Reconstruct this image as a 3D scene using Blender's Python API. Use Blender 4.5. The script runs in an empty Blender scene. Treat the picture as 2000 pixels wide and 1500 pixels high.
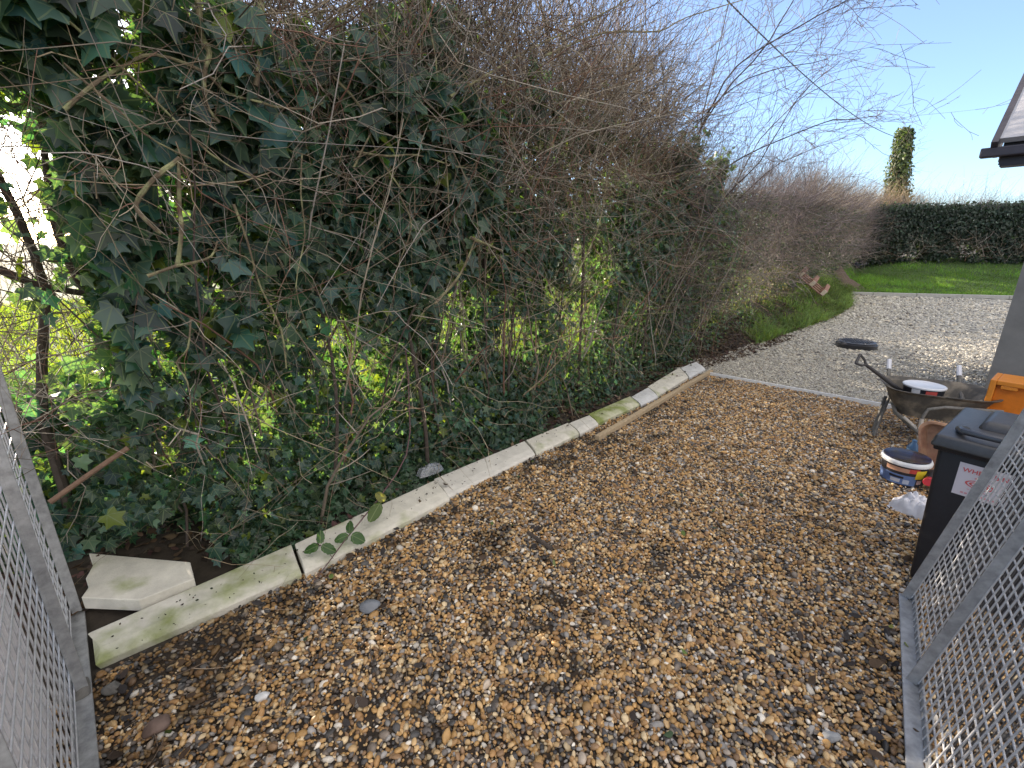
import bpy, math, random
import numpy as np
from mathutils import Vector, Matrix
R = math.radians
SC = bpy.context.scene
COL = SC.collection
rng = np.random.default_rng(11)
random.seed(5)

# ------------------------------------------------------------------ camera, sky, sun, exposure
cam_d = bpy.data.cameras.new("camera"); cam = bpy.data.objects.new("camera", cam_d); COL.objects.link(cam)
cam.location = (0, 0, 1.8); cam.rotation_euler = (R(90 - 16.99), 0, 0)
cam_d.sensor_width = 36; cam_d.lens = 16.2; cam_d.clip_start = .05; cam_d.clip_end = 3000
SC.camera = cam
SUN_EL, SUN_AZ = 11.0, -47.0          # azimuth from +Y, negative = left
sd = Vector((math.sin(R(SUN_AZ)) * math.cos(R(SUN_EL)), math.cos(R(SUN_AZ)) * math.cos(R(SUN_EL)), math.sin(R(SUN_EL))))
W = bpy.data.worlds.new("World"); SC.world = W; W.use_nodes = True
nt = W.node_tree; nt.nodes.clear()
sky = nt.nodes.new('ShaderNodeTexSky'); sky.sky_type = 'NISHITA'; sky.sun_disc = False
sky.sun_elevation = R(SUN_EL); sky.sun_rotation = R(SUN_AZ); sky.air_density = 0.8; sky.dust_density = 0.8; sky.ozone_density = 3.2
bg = nt.nodes.new('ShaderNodeBackground'); bg.inputs[1].default_value = 0.15
wo = nt.nodes.new('ShaderNodeOutputWorld')
# unseen bright cloud added overhead and behind camera to lift the shade; thin veil in view
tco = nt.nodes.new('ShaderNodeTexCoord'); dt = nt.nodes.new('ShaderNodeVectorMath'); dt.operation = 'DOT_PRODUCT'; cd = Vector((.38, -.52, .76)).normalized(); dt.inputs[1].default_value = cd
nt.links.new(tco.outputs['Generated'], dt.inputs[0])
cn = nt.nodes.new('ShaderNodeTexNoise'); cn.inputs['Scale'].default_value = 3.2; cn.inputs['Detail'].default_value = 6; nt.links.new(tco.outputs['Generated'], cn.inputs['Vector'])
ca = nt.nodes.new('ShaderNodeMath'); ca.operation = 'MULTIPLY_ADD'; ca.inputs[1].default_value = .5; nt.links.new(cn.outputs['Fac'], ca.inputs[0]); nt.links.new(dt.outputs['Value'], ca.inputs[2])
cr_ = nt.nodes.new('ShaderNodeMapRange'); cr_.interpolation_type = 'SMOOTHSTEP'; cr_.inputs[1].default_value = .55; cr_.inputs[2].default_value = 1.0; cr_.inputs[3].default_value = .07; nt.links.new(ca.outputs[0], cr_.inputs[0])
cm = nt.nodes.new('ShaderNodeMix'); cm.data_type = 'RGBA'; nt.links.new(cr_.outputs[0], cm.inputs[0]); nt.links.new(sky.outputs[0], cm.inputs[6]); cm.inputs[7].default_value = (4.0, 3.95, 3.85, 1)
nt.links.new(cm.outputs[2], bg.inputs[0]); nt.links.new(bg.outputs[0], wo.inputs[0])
sl = bpy.data.lights.new("sun", 'SUN'); sl.energy = 5.0; sl.angle = R(.5); sl.color = (1, .88, .70)
so = bpy.data.objects.new("sun", sl); COL.objects.link(so)
so.rotation_euler = sd.to_track_quat('Z', 'Y').to_euler(); so.location = (-20, 20, 10)
SC.view_settings.view_transform = 'Standard'; SC.view_settings.look = 'None'
SC.view_settings.exposure = 1.66; SC.view_settings.gamma = 1
SC.view_settings.use_white_balance = True; SC.view_settings.white_balance_temperature = 6700; SC.view_settings.white_balance_tint = 14
SC.render.engine = 'CYCLES'
SC.cycles.max_bounces = 8; SC.cycles.diffuse_bounces = 4; SC.cycles.transmission_bounces = 5
SC.cycles.use_denoising = True

# ------------------------------------------------------------------ hedge frame: u along the kerb stones, w across (plus = yard)
P0 = np.array([-1.17, 2.15]); D = np.array([.671, .741]); N = np.array([.741, -.671])
def xyw(u, w):
    u = np.asarray(u, float); w = np.asarray(w, float)
    return P0[0] + u * D[0] + w * N[0], P0[1] + u * D[1] + w * N[1]
def touw(x, y):
    dx = np.asarray(x) - P0[0]; dy = np.asarray(y) - P0[1]
    return dx * D[0] + dy * D[1], dx * N[0] + dy * N[1]
def sstep(a, b, x):
    t = np.clip((np.asarray(x, float) - a) / (b - a), 0, 1); return t * t * (3 - 2 * t)
EU = [-9, 6.2, 7.5, 9.7, 13.2, 16, 19.6, 40]; EW = [-.28, -.28, -.05, .15, .5, .5, 0., -.2]
BU = [-9, 2, 5, 7, 9, 14, 20, 26, 40]; BH = [.12, .12, .2, .28, .42, .62, .85, 1.1, 1.1]
KE0 = np.array([11.9, 16.82]); KD = np.array([.9637, -.2669]); KN = np.array([.2669, .9637])
ED0 = np.array([2.81, 6.25]); EDN = np.array([.6757, .7372])
def vnoise(x, y, s, seed=0):
    """smooth value noise"""
    x = np.asarray(x, float) * s + 100 + seed * 17.3; y = np.asarray(y, float) * s + 100 + seed * 7.7
    xi = np.floor(x).astype(int); yi = np.floor(y).astype(int); fx = x - xi; fy = y - yi
    fx = fx * fx * (3 - 2 * fx); fy = fy * fy * (3 - 2 * fy)
    def h(a, b):
        v = np.sin(a * 127.1 + b * 311.7 + seed * 74.7) * 43758.5453; return v - np.floor(v)
    return (h(xi, yi) * (1 - fx) + h(xi + 1, yi) * fx) * (1 - fy) + (h(xi, yi + 1) * (1 - fx) + h(xi + 1, yi + 1) * fx) * fy
def gz(x, y):
    u, w = touw(x, y)
    ed = np.interp(u, EU, EW); b = np.interp(u, BU, BH)
    z = b * sstep(0, 1, (ed - w) / np.where(u < 6, .75, 1.15))
    z = z * (1 - sstep(-1.8, -6, w) * .85)
    q = (np.asarray(x) - KE0[0]) * KN[0] + (np.asarray(y) - KE0[1]) * KN[1]
    lawn = .06 + .42 * sstep(0, 5.5, q) + .62 * sstep(4.6, 7.2, q)
    on = sstep(.0, .15, q) * sstep(-3.5, 1.2, w) 
    z = np.maximum(z, lawn * on)
    heap = .6 * np.exp(-(((u - 21.0) / .95) ** 2 + ((w + .45) / .6) ** 2)) * (.45 + 1.1 * vnoise(x, y, 2.8, 19))
    return z + heap + .02 * (vnoise(x, y, 1.3, 3) - .5) * (np.abs(w + 1) < 1.2)

# ------------------------------------------------------------------ helpers
def tag(o, label=None, cat=None, group=None, kind=None):
    if label: o['label'] = label
    if cat: o['category'] = cat
    if group: o['group'] = group
    if kind: o['kind'] = kind
    return o
def wloc(o):
    v = Vector((0, 0, 0))
    while o is not None: v += o.location; o = o.parent
    return v
def empty(name, loc, label, cat, group=None):
    o = bpy.data.objects.new(name, None); COL.objects.link(o); o.location = loc; o.empty_display_size = .1
    return tag(o, label, cat, group)
def link(name, me, m, parent, loc):
    o = bpy.data.objects.new(name, me); COL.objects.link(o)
    if m is not None: me.materials.append(m)
    if parent is not None: o.parent = parent
    else: o.location = loc
    return o
def arr_obj(name, verts, faces, m, parent=None, col=None, lc=None, smooth=False, loc=None, extra=None):
    """verts (n,3), faces (m,k) arrays in world space -> one mesh object"""
    verts = np.asarray(verts, np.float32); faces = np.asarray(faces, np.int32)
    me = bpy.data.meshes.new(name)
    if parent is not None: off = np.array(wloc(parent))
    elif loc is not None: off = np.array(loc)
    else: off = np.zeros(3)
    v = (verts - off).astype(np.float32)
    me.vertices.add(len(v)); me.vertices.foreach_set('co', v.ravel())
    k = faces.shape[1]
    me.loops.add(faces.size); me.loops.foreach_set('vertex_index', faces.ravel())
    me.polygons.add(len(faces)); me.polygons.foreach_set('loop_start', np.arange(len(faces), dtype=np.int32) * k)
    if smooth: me.polygons.foreach_set('use_smooth', np.ones(len(faces), bool))
    if col is not None:
        c = np.ones((len(v), 4), np.float32); c[:, :3] = col
        a = me.attributes.new('col', 'FLOAT_COLOR', 'POINT'); a.data.foreach_set('color', c.ravel())
    if lc is not None:
        a = me.attributes.new('lc', 'FLOAT_VECTOR', 'POINT'); a.data.foreach_set('vector', np.asarray(lc, np.float32).ravel())
    me.update(calc_edges=True); me.validate()
    return link(name, me, m, parent, tuple(off))
class MB:
    def __init__(s): s.v = []; s.f = []; s.c = []
    def add(s, vs, fs):
        n = len(s.v); s.v += [tuple(p) for p in vs]; s.f += [tuple(i + n for i in f) for f in fs]; return s
    def box(s, c, size, M=None, ax=None):
        """ax: three axis vectors"""
        X, Y, Z = ax if ax else (Vector((1, 0, 0)), Vector((0, 1, 0)), Vector((0, 0, 1)))
        c = Vector(c); sx, sy, sz = [k / 2 for k in size]
        vs = [c + X * (a * sx) + Y * (b * sy) + Z * (d * sz) for d in (-1, 1) for a, b in ((-1, -1), (1, -1), (1, 1), (-1, 1))]
        return s.add(vs, [(3, 2, 1, 0), (4, 5, 6, 7), (0, 1, 5, 4), (1, 2, 6, 5), (2, 3, 7, 6), (3, 0, 4, 7)])
    def hexa(s, b, t):
        return s.add(list(b) + list(t), [(3, 2, 1, 0), (4, 5, 6, 7), (0, 1, 5, 4), (1, 2, 6, 5), (2, 3, 7, 6), (3, 0, 4, 7)])
    def tube(s, pts, r, n=8, cap=True):
        pts = [Vector(p) for p in pts]; rr = r if isinstance(r, (list, tuple)) else [r] * len(pts)
        vs = []; fs = []; up = None
        for i, p in enumerate(pts):
            t = (pts[min(i + 1, len(pts) - 1)] - pts[max(i - 1, 0)]).normalized()
            if up is None: up = Vector((0, 0, 1)) if abs(t.z) < .9 else Vector((1, 0, 0))
            a = t.cross(up).normalized(); b = t.cross(a).normalized(); up = -b if b.dot(up) < 0 else b
            a = t.cross(up).normalized()
            for k in range(n):
                an = 2 * math.pi * k / n; vs.append(p + a * (math.cos(an) * rr[i]) + up * (math.sin(an) * rr[i]))
        for i in range(len(pts) - 1):
            for k in range(n): fs.append((i * n + k, i * n + (k + 1) % n, (i + 1) * n + (k + 1) % n, (i + 1) * n + k))
        if cap: fs.append(tuple(range(n))[::-1]); fs.append(tuple((len(pts) - 1) * n + k for k in range(n)))
        return s.add(vs, fs)
    def lathe(s, c, prof, n=32, ax=None):
        X, Y, Z = ax if ax else (Vector((1, 0, 0)), Vector((0, 1, 0)), Vector((0, 0, 1)))
        c = Vector(c); vs = []; fs = []
        for r, z in prof:
            for k in range(n):
                a = 2 * math.pi * k / n; vs.append(c + X * (r * math.cos(a)) + Y * (r * math.sin(a)) + Z * z)
        for i in range(len(prof) - 1):
            for k in range(n): fs.append((i * n + k, i * n + (k + 1) % n, (i + 1) * n + (k + 1) % n, (i + 1) * n + k))
        fs.append(tuple(range(n))[::-1]); fs.append(tuple((len(prof) - 1) * n + k for k in range(n)))
        return s.add(vs, fs)
    def prism(s, poly, h, c, ax):
        """poly 2-D in ax[0],ax[1]; extruded h along ax[2]"""
        X, Y, Z = ax; c = Vector(c); n = len(poly)
        vs = [c + X * a + Y * b for a, b in poly] + [c + X * a + Y * b + Z * h for a, b in poly]
        return s.add(vs, [tuple(range(n))[::-1], tuple(range(n, 2 * n))] + [(i, (i + 1) % n, n + (i + 1) % n, n + i) for i in range(n)])
    def build(s, name, m, parent=None, bevel=0, smooth=False, seg=2, loc=None):
        me = bpy.data.meshes.new(name)
        vs = np.array([tuple(p) for p in s.v], float)
        if parent is not None: off = np.array(wloc(parent))
        elif loc is not None: off = np.array(loc)
        else: off = np.array([(vs[:, 0].min() + vs[:, 0].max()) / 2, (vs[:, 1].min() + vs[:, 1].max()) / 2, vs[:, 2].min()])
        me.from_pydata([tuple(p) for p in (vs - off)], [], s.f); me.update()
        import bmesh
        bm = bmesh.new(); bm.from_mesh(me); bmesh.ops.recalc_face_normals(bm, faces=bm.faces)
        if bevel: bmesh.ops.bevel(bm, geom=[e for e in bm.edges if len(e.link_faces) == 2 and e.calc_face_angle(0) > .5], offset=bevel, segments=seg, affect='EDGES', profile=.5, clamp_overlap=True)
        bm.to_mesh(me); bm.free()
        if smooth:
            for p in me.polygons: p.use_smooth = True
            try: me.set_sharp_from_angle(angle=R(35))
            except Exception: pass
        return link(name, me, m, parent, tuple(off))
def tubes(P, r, S=3):
    """P (n,K,3), r (n,K) -> verts, quads, index of tube per vertex"""
    P = np.asarray(P, float); n, K, _ = P.shape
    T = np.gradient(P, axis=1); T /= np.linalg.norm(T, axis=2, keepdims=True) + 1e-9
    up = np.where(np.abs(T[..., 2:3]) < .85, np.array([0, 0, 1.]), np.array([1., 0, 0]))
    up = np.broadcast_to(up[:, :1], T.shape)
    A = np.cross(T, up); A /= np.linalg.norm(A, axis=2, keepdims=True) + 1e-9
    B = np.cross(T, A)
    an = 2 * np.pi * np.arange(S) / S
    V = P[:, :, None] + r[..., None, None] * (A[:, :, None] * np.cos(an)[:, None] + B[:, :, None] * np.sin(an)[:, None])
    base = (np.arange(n)[:, None, None] * K + np.arange(K - 1)[None, :, None]) * S
    k = np.arange(S)[None, None, :]; k2 = (k + 1) % S
    F = np.stack([base + k, base + k2, base + S + k2, base + S + k], -1).reshape(-1, 4)
    return V.reshape(-1, 3), F, np.repeat(np.arange(n), K * S)
def sticks(p0, d, L, r0, K=6, curve=.3, jit=.03, tip=.35, droop=0.):
    """n curved twigs as (n,K,3) + radii"""
    n = len(p0); d = d / (np.linalg.norm(d, axis=1, keepdims=True) + 1e-9)
    t = np.linspace(0, 1, K)[None, :, None]
    c = rng.normal(size=(n, 1, 3)) * curve; c[..., 2] -= droop
    wob = np.cumsum(rng.normal(size=(n, K, 3)), 1) * jit; wob[:, 0] = 0
    P = p0[:, None] + L[:, None, None] * (d[:, None] * t + c * t * t * .5 + wob)
    return P, r0[:, None] * (1 - (1 - tip) * np.linspace(0, 1, K)[None])
def side_twigs(P, r, per, Lf, K=4, spread=.8, rf=.55, curve=.25, jit=.03):
    n, k, _ = P.shape
    idx = np.repeat(np.arange(n), per); f = rng.uniform(.15, .98, len(idx)) * (k - 1); i0 = np.minimum(f.astype(int), k - 2); fr = (f - i0)[:, None]
    p = P[idx, i0] * (1 - fr) + P[idx, i0 + 1] * fr
    t = P[idx, i0 + 1] - P[idx, i0]; t /= np.linalg.norm(t, axis=1, keepdims=True) + 1e-9
    d = t + rng.normal(size=t.shape) * spread
    L = np.linalg.norm(P[idx, -1] - P[idx, 0], axis=1) * rng.uniform(.35, 1, len(idx)) * Lf
    return sticks(p, d, L, np.maximum(r[idx, i0] * rf, .0011), K, curve, jit)
def cat_tubes(items, S=3):
    """items: list of (P, r, colour(n,3)) -> verts, faces, col"""
    VV = []; FF = []; CC = []; o = 0
    for P, r, c in items:
        v, f, ix = tubes(P, r, S); VV.append(v); FF.append(f + o); o += len(v); CC.append(np.broadcast_to(c, (len(P), 3))[ix])
    return np.concatenate(VV), np.concatenate(FF), np.concatenate(CC)
def twig_cols(n, pal, var=.42):
    pal = np.array(pal); return pal[rng.integers(0, len(pal), n)] * rng.uniform(1 - var, 1 + var, (n, 1))
IVY = np.array([(0, .3), (0, .02), (.2, -.15), (.45, -.05), (.33, .22), (.55, .5), (.2, .6), (0, 1.05), (-.2, .6), (-.55, .5), (-.33, .22), (-.45, -.05), (-.2, -.15)])
IVYF = np.array([(0, i, i % 12 + 1) for i in range(1, 13)])
OVAL = np.array([(0, .5), (0, 0), (.25, .2), (.33, .5), (.2, .8), (0, 1.05), (-.2, .8), (-.33, .5), (-.25, .2)])
OVALF = np.array([(0, i, i % 8 + 1) for i in range(1, 9)])
DIA = np.array([(0, 0), (.35, .5), (0, 1.), (-.35, .5)]); DIAF = np.array([(0, 1, 2), (0, 2, 3)])
def leaves(p, nrm, tipdir, size, col, shape=IVY, F=IVYF, fold=.18):
    """p: base points (n,3), nrm: facing, tipdir: where the tip points"""
    n = len(p); nrm = nrm / np.linalg.norm(nrm, axis=1, keepdims=True)
    t = tipdir - nrm * (tipdir * nrm).sum(1, keepdims=True); t /= np.linalg.norm(t, axis=1, keepdims=True) + 1e-9
    s = np.cross(t, nrm)
    X = shape[None, :, 0] * rng.uniform(.8, 1.15, (n, 1)); Y = np.broadcast_to(shape[None, :, 1], X.shape)
    curl = rng.uniform(-.1, .3, (n, 1))
    Z = -fold * np.abs(X) * rng.uniform(.2, 1.6, (n, 1)) - curl * Y * Y + .05 * rng.normal(size=X.shape)
    V = p[:, None] + size[:, None, None] * (s[:, None] * X[..., None] + t[:, None] * Y[..., None] + nrm[:, None] * Z[..., None])
    k = len(shape)
    FF = (F[None] + (np.arange(n) * k)[:, None, None]).reshape(-1, 3)
    lc = np.zeros((n, k, 3)); lc[..., 0] = X; lc[..., 1] = Y; lc[..., 2] = rng.uniform(0, 1, (n, 1))
    return V.reshape(-1, 3), FF, np.repeat(col, k, 0), lc.reshape(-1, 3)
def cat_leaves(L):
    o = 0; F = []
    for l in L: F.append(l[1] + o); o += len(l[0])
    return np.concatenate([l[0] for l in L]), np.concatenate(F), np.concatenate([l[2] for l in L]), np.concatenate([l[3] for l in L])
def blades(p, h, wd, col, lean=.35, bend=.4):
    """grass blades, 2 segments tapering"""
    n = len(p); a = rng.uniform(0, 2 * np.pi, n); side = np.stack([np.cos(a), np.sin(a), 0 * a], 1)
    ld = rng.normal(size=(n, 3)) * lean; ld[:, 2] = 1; ld /= np.linalg.norm(ld, axis=1, keepdims=True)
    bd = rng.normal(size=(n, 3)) * bend; bd[:, 2] = -np.abs(bd[:, 2]) * .5
    m = p + ld * (h * .55)[:, None]; t = p + (ld + bd * .6) * h[:, None]
    sw = side * (wd / 2)[:, None]
    V = np.stack([p - sw, p + sw, m + sw * .8, m - sw * .8, t], 1).reshape(-1, 3)
    b = (np.arange(n) * 5)[:, None]
    F = np.concatenate([b + np.array([0, 1, 2]), b + np.array([0, 2, 3]), b + np.array([3, 2, 4])])
    return V, F, np.repeat(col, 5, 0)
def text_mb(txt, size, c, ax, th=.001):
    cu = bpy.data.curves.new('t', 'FONT'); cu.body = txt; cu.size = size; cu.extrude = th; cu.offset = size * .012
    o = bpy.data.objects.new('t', cu); COL.objects.link(o)
    dg = bpy.context.evaluated_depsgraph_get(); me = o.evaluated_get(dg).to_mesh()
    X, Y, Z = ax; c = Vector(c); mb = MB()
    mb.add([c + X * v.co.x + Y * v.co.y + Z * v.co.z for v in me.vertices], [tuple(p.vertices) for p in me.polygons])
    o.evaluated_get(dg).to_mesh_clear(); bpy.data.objects.remove(o); bpy.data.curves.remove(cu)
    return mb

# ------------------------------------------------------------------ materials
def mat(name, col=(.5, .5, .5), rough=.7, attr=False, inst=False, var=.0, vscale=8., bump=0., bscale=40., metal=0., transl=0., veins=False, col2=None, thr=(.4, .62), spec=.5, tcol=(1.9, 2.1, .55)):
    m = bpy.data.materials.new(name); m.use_nodes = True; t = m.node_tree; n = t.nodes; l = t.links
    b = n['Principled BSDF']; out = n['Material Output']; b.inputs['Roughness'].default_value = rough; b.inputs['Metallic'].default_value = metal
    b.inputs['Specular IOR Level'].default_value = spec
    geo = n.new('ShaderNodeNewGeometry')
    if attr:
        a = n.new('ShaderNodeAttribute'); a.attribute_name = 'col'; a.attribute_type = 'INSTANCER' if inst else 'GEOMETRY'; c = a.outputs['Color']
    else:
        a = n.new('ShaderNodeRGB'); a.outputs[0].default_value = (*col, 1); c = a.outputs[0]
    if col2 is not None:
        no = n.new('ShaderNodeTexNoise'); no.inputs['Scale'].default_value = vscale; no.inputs['Detail'].default_value = 6; l.new(geo.outputs['Position'], no.inputs['Vector'])
        mr = n.new('ShaderNodeMapRange'); mr.inputs[1].default_value, mr.inputs[2].default_value = thr; l.new(no.outputs['Fac'], mr.inputs[0])
        mx = n.new('ShaderNodeMix'); mx.data_type = 'RGBA'; l.new(mr.outputs[0], mx.inputs[0]); l.new(c, mx.inputs[6]); mx.inputs[7].default_value = (*col2, 1); c = mx.outputs[2]
    if var:
        no = n.new('ShaderNodeTexNoise'); no.inputs['Scale'].default_value = vscale * 2.3; no.inputs['Detail'].default_value = 8; no.inputs['Roughness'].default_value = .65; l.new(geo.outputs['Position'], no.inputs['Vector'])
        mr = n.new('ShaderNodeMapRange'); mr.inputs[1].default_value = .25; mr.inputs[2].default_value = .75; mr.inputs[3].default_value = 1 - var; mr.inputs[4].default_value = 1 + var; l.new(no.outputs['Fac'], mr.inputs[0])
        mx = n.new('ShaderNodeMix'); mx.data_type = 'RGBA'; mx.blend_type = 'MULTIPLY'; mx.inputs[0].default_value = 1; l.new(c, mx.inputs[6]); l.new(mr.outputs[0], mx.inputs[7]); c = mx.outputs[2]
    if veins:
        at = n.new('ShaderNodeAttribute'); at.attribute_name = 'lc'; sx = n.new('ShaderNodeSeparateXYZ'); l.new(at.outputs['Vector'], sx.inputs[0])
        def M(op, a_, b_=None):
            q = n.new('ShaderNodeMath'); q.operation = op
            for i, v in enumerate((a_, b_)):
                if v is None: continue
                if isinstance(v, (int, float)): q.inputs[i].default_value = v
                else: l.new(v, q.inputs[i])
            return q.outputs[0]
        ax = M('ABSOLUTE', sx.outputs[0])
        v2 = M('ABSOLUTE', M('SUBTRACT', ax, M('MULTIPLY', M('SUBTRACT', sx.outputs[1], .03), 1.1)))
        v3 = M('ABSOLUTE', M('ADD', sx.outputs[1], M('MULTIPLY', ax, .15)))
        mn = M('MINIMUM', M('MINIMUM', ax, v2), v3)
        mk = M('MULTIPLY', M('LESS_THAN', mn, .022), .55)
        mx = n.new('ShaderNodeMix'); mx.data_type = 'RGBA'; l.new(mk, mx.inputs[0]); l.new(c, mx.inputs[6]); mx.inputs[7].default_value = (.17, .22, .13, 1); c = mx.outputs[2]
    l.new(c, b.inputs['Base Color'])
    if bump:
        no = n.new('ShaderNodeTexNoise'); no.inputs['Scale'].default_value = bscale; no.inputs['Detail'].default_value = 7; l.new(geo.outputs['Position'], no.inputs['Vector'])
        bu = n.new('ShaderNodeBump'); bu.inputs['Strength'].default_value = bump; bu.inputs['Distance'].default_value = .01; l.new(no.outputs['Fac'], bu.inputs['Height']); l.new(bu.outputs[0], b.inputs['Normal'])
    if transl:
        tr = n.new('ShaderNodeBsdfTranslucent'); mx = n.new('ShaderNodeMix'); mx.data_type = 'RGBA'; mx.blend_type = 'MULTIPLY'; mx.inputs[0].default_value = 1
        l.new(c, mx.inputs[6]); mx.inputs[7].default_value = (*tcol, 1); l.new(mx.outputs[2], tr.inputs[0])
        ms = n.new('ShaderNodeMixShader'); ms.inputs[0].default_value = transl; l.new(b.outputs[0], ms.inputs[1]); l.new(tr.outputs[0], ms.inputs[2]); l.new(ms.outputs[0], out.inputs[0])
    return m
M_ground = mat('earth', attr=True, rough=.95, var=.45, vscale=5, bump=.8, bscale=30)
M_leaf = mat('ivy_leaf', attr=True, rough=.34, transl=.42, veins=True, spec=.45, tcol=(2.6, 2.7, .6))
M_leaf2 = mat('small_leaf', attr=True, rough=.5, transl=.35)
M_twig = mat('twig_bark', attr=True, rough=.85, var=.25, vscale=40)
M_bark = mat('lichen_bark', (.13, .10, .065), rough=.9, col2=(.25, .26, .13), vscale=14, thr=(.45, .6), var=.35, bump=.7, bscale=60)
M_dbark = mat('dark_bark', (.06, .048, .04), rough=.9, var=.4, vscale=10, bump=.8, bscale=40)
M_grass = mat('grass', attr=True, rough=.6, transl=.45, tcol=(1.7, 1.6, .5))
M_peb = mat('pebble', attr=True, inst=True, rough=.5, var=.22, vscale=25, spec=.4)
M_litter = mat('dead_leaf', attr=True, rough=.75, transl=.15, tcol=(1.2, 1., .6))
M_galv = mat('galvanised_steel', (.36, .37, .38), rough=.5, metal=.45, var=.42, vscale=9, bump=.15, bscale=90)
M_galvw = mat('galvanised_wire', (.55, .56, .58), rough=.4, metal=.35, var=.2, vscale=20)

M_dwire = mat('dull_wire', (.10, .10, .105), rough=.6, metal=.5)
# ------------------------------------------------------------------ ground
def axis(a0, a1, step, far):
    core = np.arange(a0, a1 + 1e-6, step); e = []; d = step; p = 0
    while p < far: d *= 1.45; p += d; e.append(p)
    e = np.array(e); return np.concatenate([(a0 - e)[::-1], core, a1 + e])
gx = axis(-9, 30, .16, 900); gy = axis(-2, 32, .16, 900)
GX, GY = np.meshgrid(gx, gy); nx, ny = len(gx), len(gy)
U, Wd = touw(GX, GY); Z = gz(GX, GY)
q = (GX - KE0[0]) * KN[0] + (GY - KE0[1]) * KN[1]
soil = np.array([.032, .025, .018]); grs = np.array([.055, .085, .022]); lawnc = np.array([.045, .085, .02])
fld = sstep(-1.5, -2.2, Wd)[..., None]; lw = (sstep(.0, .2, q) * sstep(7.5, 6.2, q) * (Wd > -1.2))[..., None]
heapm = np.exp(-(((U - 21.0) / 1.05) ** 2 + ((Wd + .45) / .7) ** 2))[..., None]
C = soil * (1 - fld) + grs * fld
C = C * (1 - lw) + lawnc * lw
C = C * (1 - np.clip(heapm * 1.8, 0, 1)) + np.array([.085, .058, .042]) * np.clip(heapm * 1.8, 0, 1)
ii = (np.arange(ny - 1)[:, None] * nx + np.arange(nx - 1)[None]).ravel()
tag(arr_obj('ground', np.stack([GX, GY, Z], -1).reshape(-1, 3), np.stack([ii, ii + 1, ii + 1 + nx, ii + nx], 1), M_ground, col=C.reshape(-1, 3), smooth=True), kind='structure')

# gravel beds (sheets a few mm over the earth)
def sheet(name, keep, dz, m, x0, x1, y0, y1, st):
    xs = np.arange(x0, x1, st); ys = np.arange(y0, y1, st); X, Y = np.meshgrid(xs, ys); n1 = len(xs)
    k = keep(X, Y); i = np.arange(len(ys) - 1)[:, None] * n1 + np.arange(n1 - 1)[None]
    ok = k[:-1, :-1] & k[1:, :-1] & k[:-1, 1:] & k[1:, 1:]; i = i[ok]
    V = np.stack([X, Y, gz(X, Y) + dz], -1).reshape(-1, 3); F = np.stack([i, i + 1, i + 1 + n1, i + n1], 1)
    us, inv = np.unique(F, return_inverse=True)
    return tag(arr_obj(name, V[us], inv.reshape(F.shape), m, smooth=True), kind='structure')
def eds(x, y): return (x - ED0[0]) * EDN[0] + (y - ED0[1]) * EDN[1]
def kq(x, y): return (x - KE0[0]) * KN[0] + (y - KE0[1]) * KN[1]
def in_gold(x, y):
    u, w = touw(x, y); return (eds(x, y) < -.015) & (w > -.04) & ((x - 5.05) * -.77 + (y - 4.70) * -.64 > .02) & (x < 7) & (y > -.5) & (x > -3)
def in_grey(x, y):
    u, w = touw(x, y); e = np.interp(u, EU, EW)
    return (eds(x, y) > .015) & (kq(x, y) < -.03) & (w > e - .05 + .25 * (vnoise(x, y, 2.2, 8) - .5)) & (x < 22)
m_gold = mat('golden_gravel_base', (.045, .031, .019), rough=.95, col2=(.018, .013, .010), vscale=6, var=.5, bump=1, bscale=60)
m_grey = mat('grey_gravel_base', (.38, .36, .31), rough=.95, col2=(.25, .235, .20), vscale=30, thr=(.45, .6), var=.45, bump=1, bscale=28)
sheet('gravel_bed', in_gold, .005, m_gold, -3.2, 7, -.6, 7, .08)
sheet('gravel_yard', in_grey, .006, m_grey, 0, 23, 1, 21, .12)

# pebbles: eight shapes instanced on points that carry size, turn and colour
pcol = bpy.data.collections.new('pebble_shapes')
def pebble_shape(seed, ang):
    import bmesh
    bm = bmesh.new(); bmesh.ops.create_icosphere(bm, subdivisions=2, radius=.5); r = np.random.default_rng(seed)
    pl = r.normal(size=(9, 3)); pl /= np.linalg.norm(pl, axis=1, keepdims=True); dd = r.uniform(.3, .46, 9)
    for v in bm.verts:
        p = np.array(v.co)
        for a, d in zip(pl, dd):
            e = p @ a - d
            if e > 0: p = p - a * e * (.92 if ang else .7)
        v.co = p * np.array([1.25, .95, .68])
    me = bpy.data.meshes.new('pebble'); bm.to_mesh(me); bm.free()
    if not ang:
        for p in me.polygons: p.use_smooth = True
    else:
        for p in me.polygons: p.use_smooth = True
    me.materials.append(M_peb)
    o = bpy.data.objects.new('pebble', me); pcol.objects.link(o)
for s in range(8): pebble_shape(s, s > 4)
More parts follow.
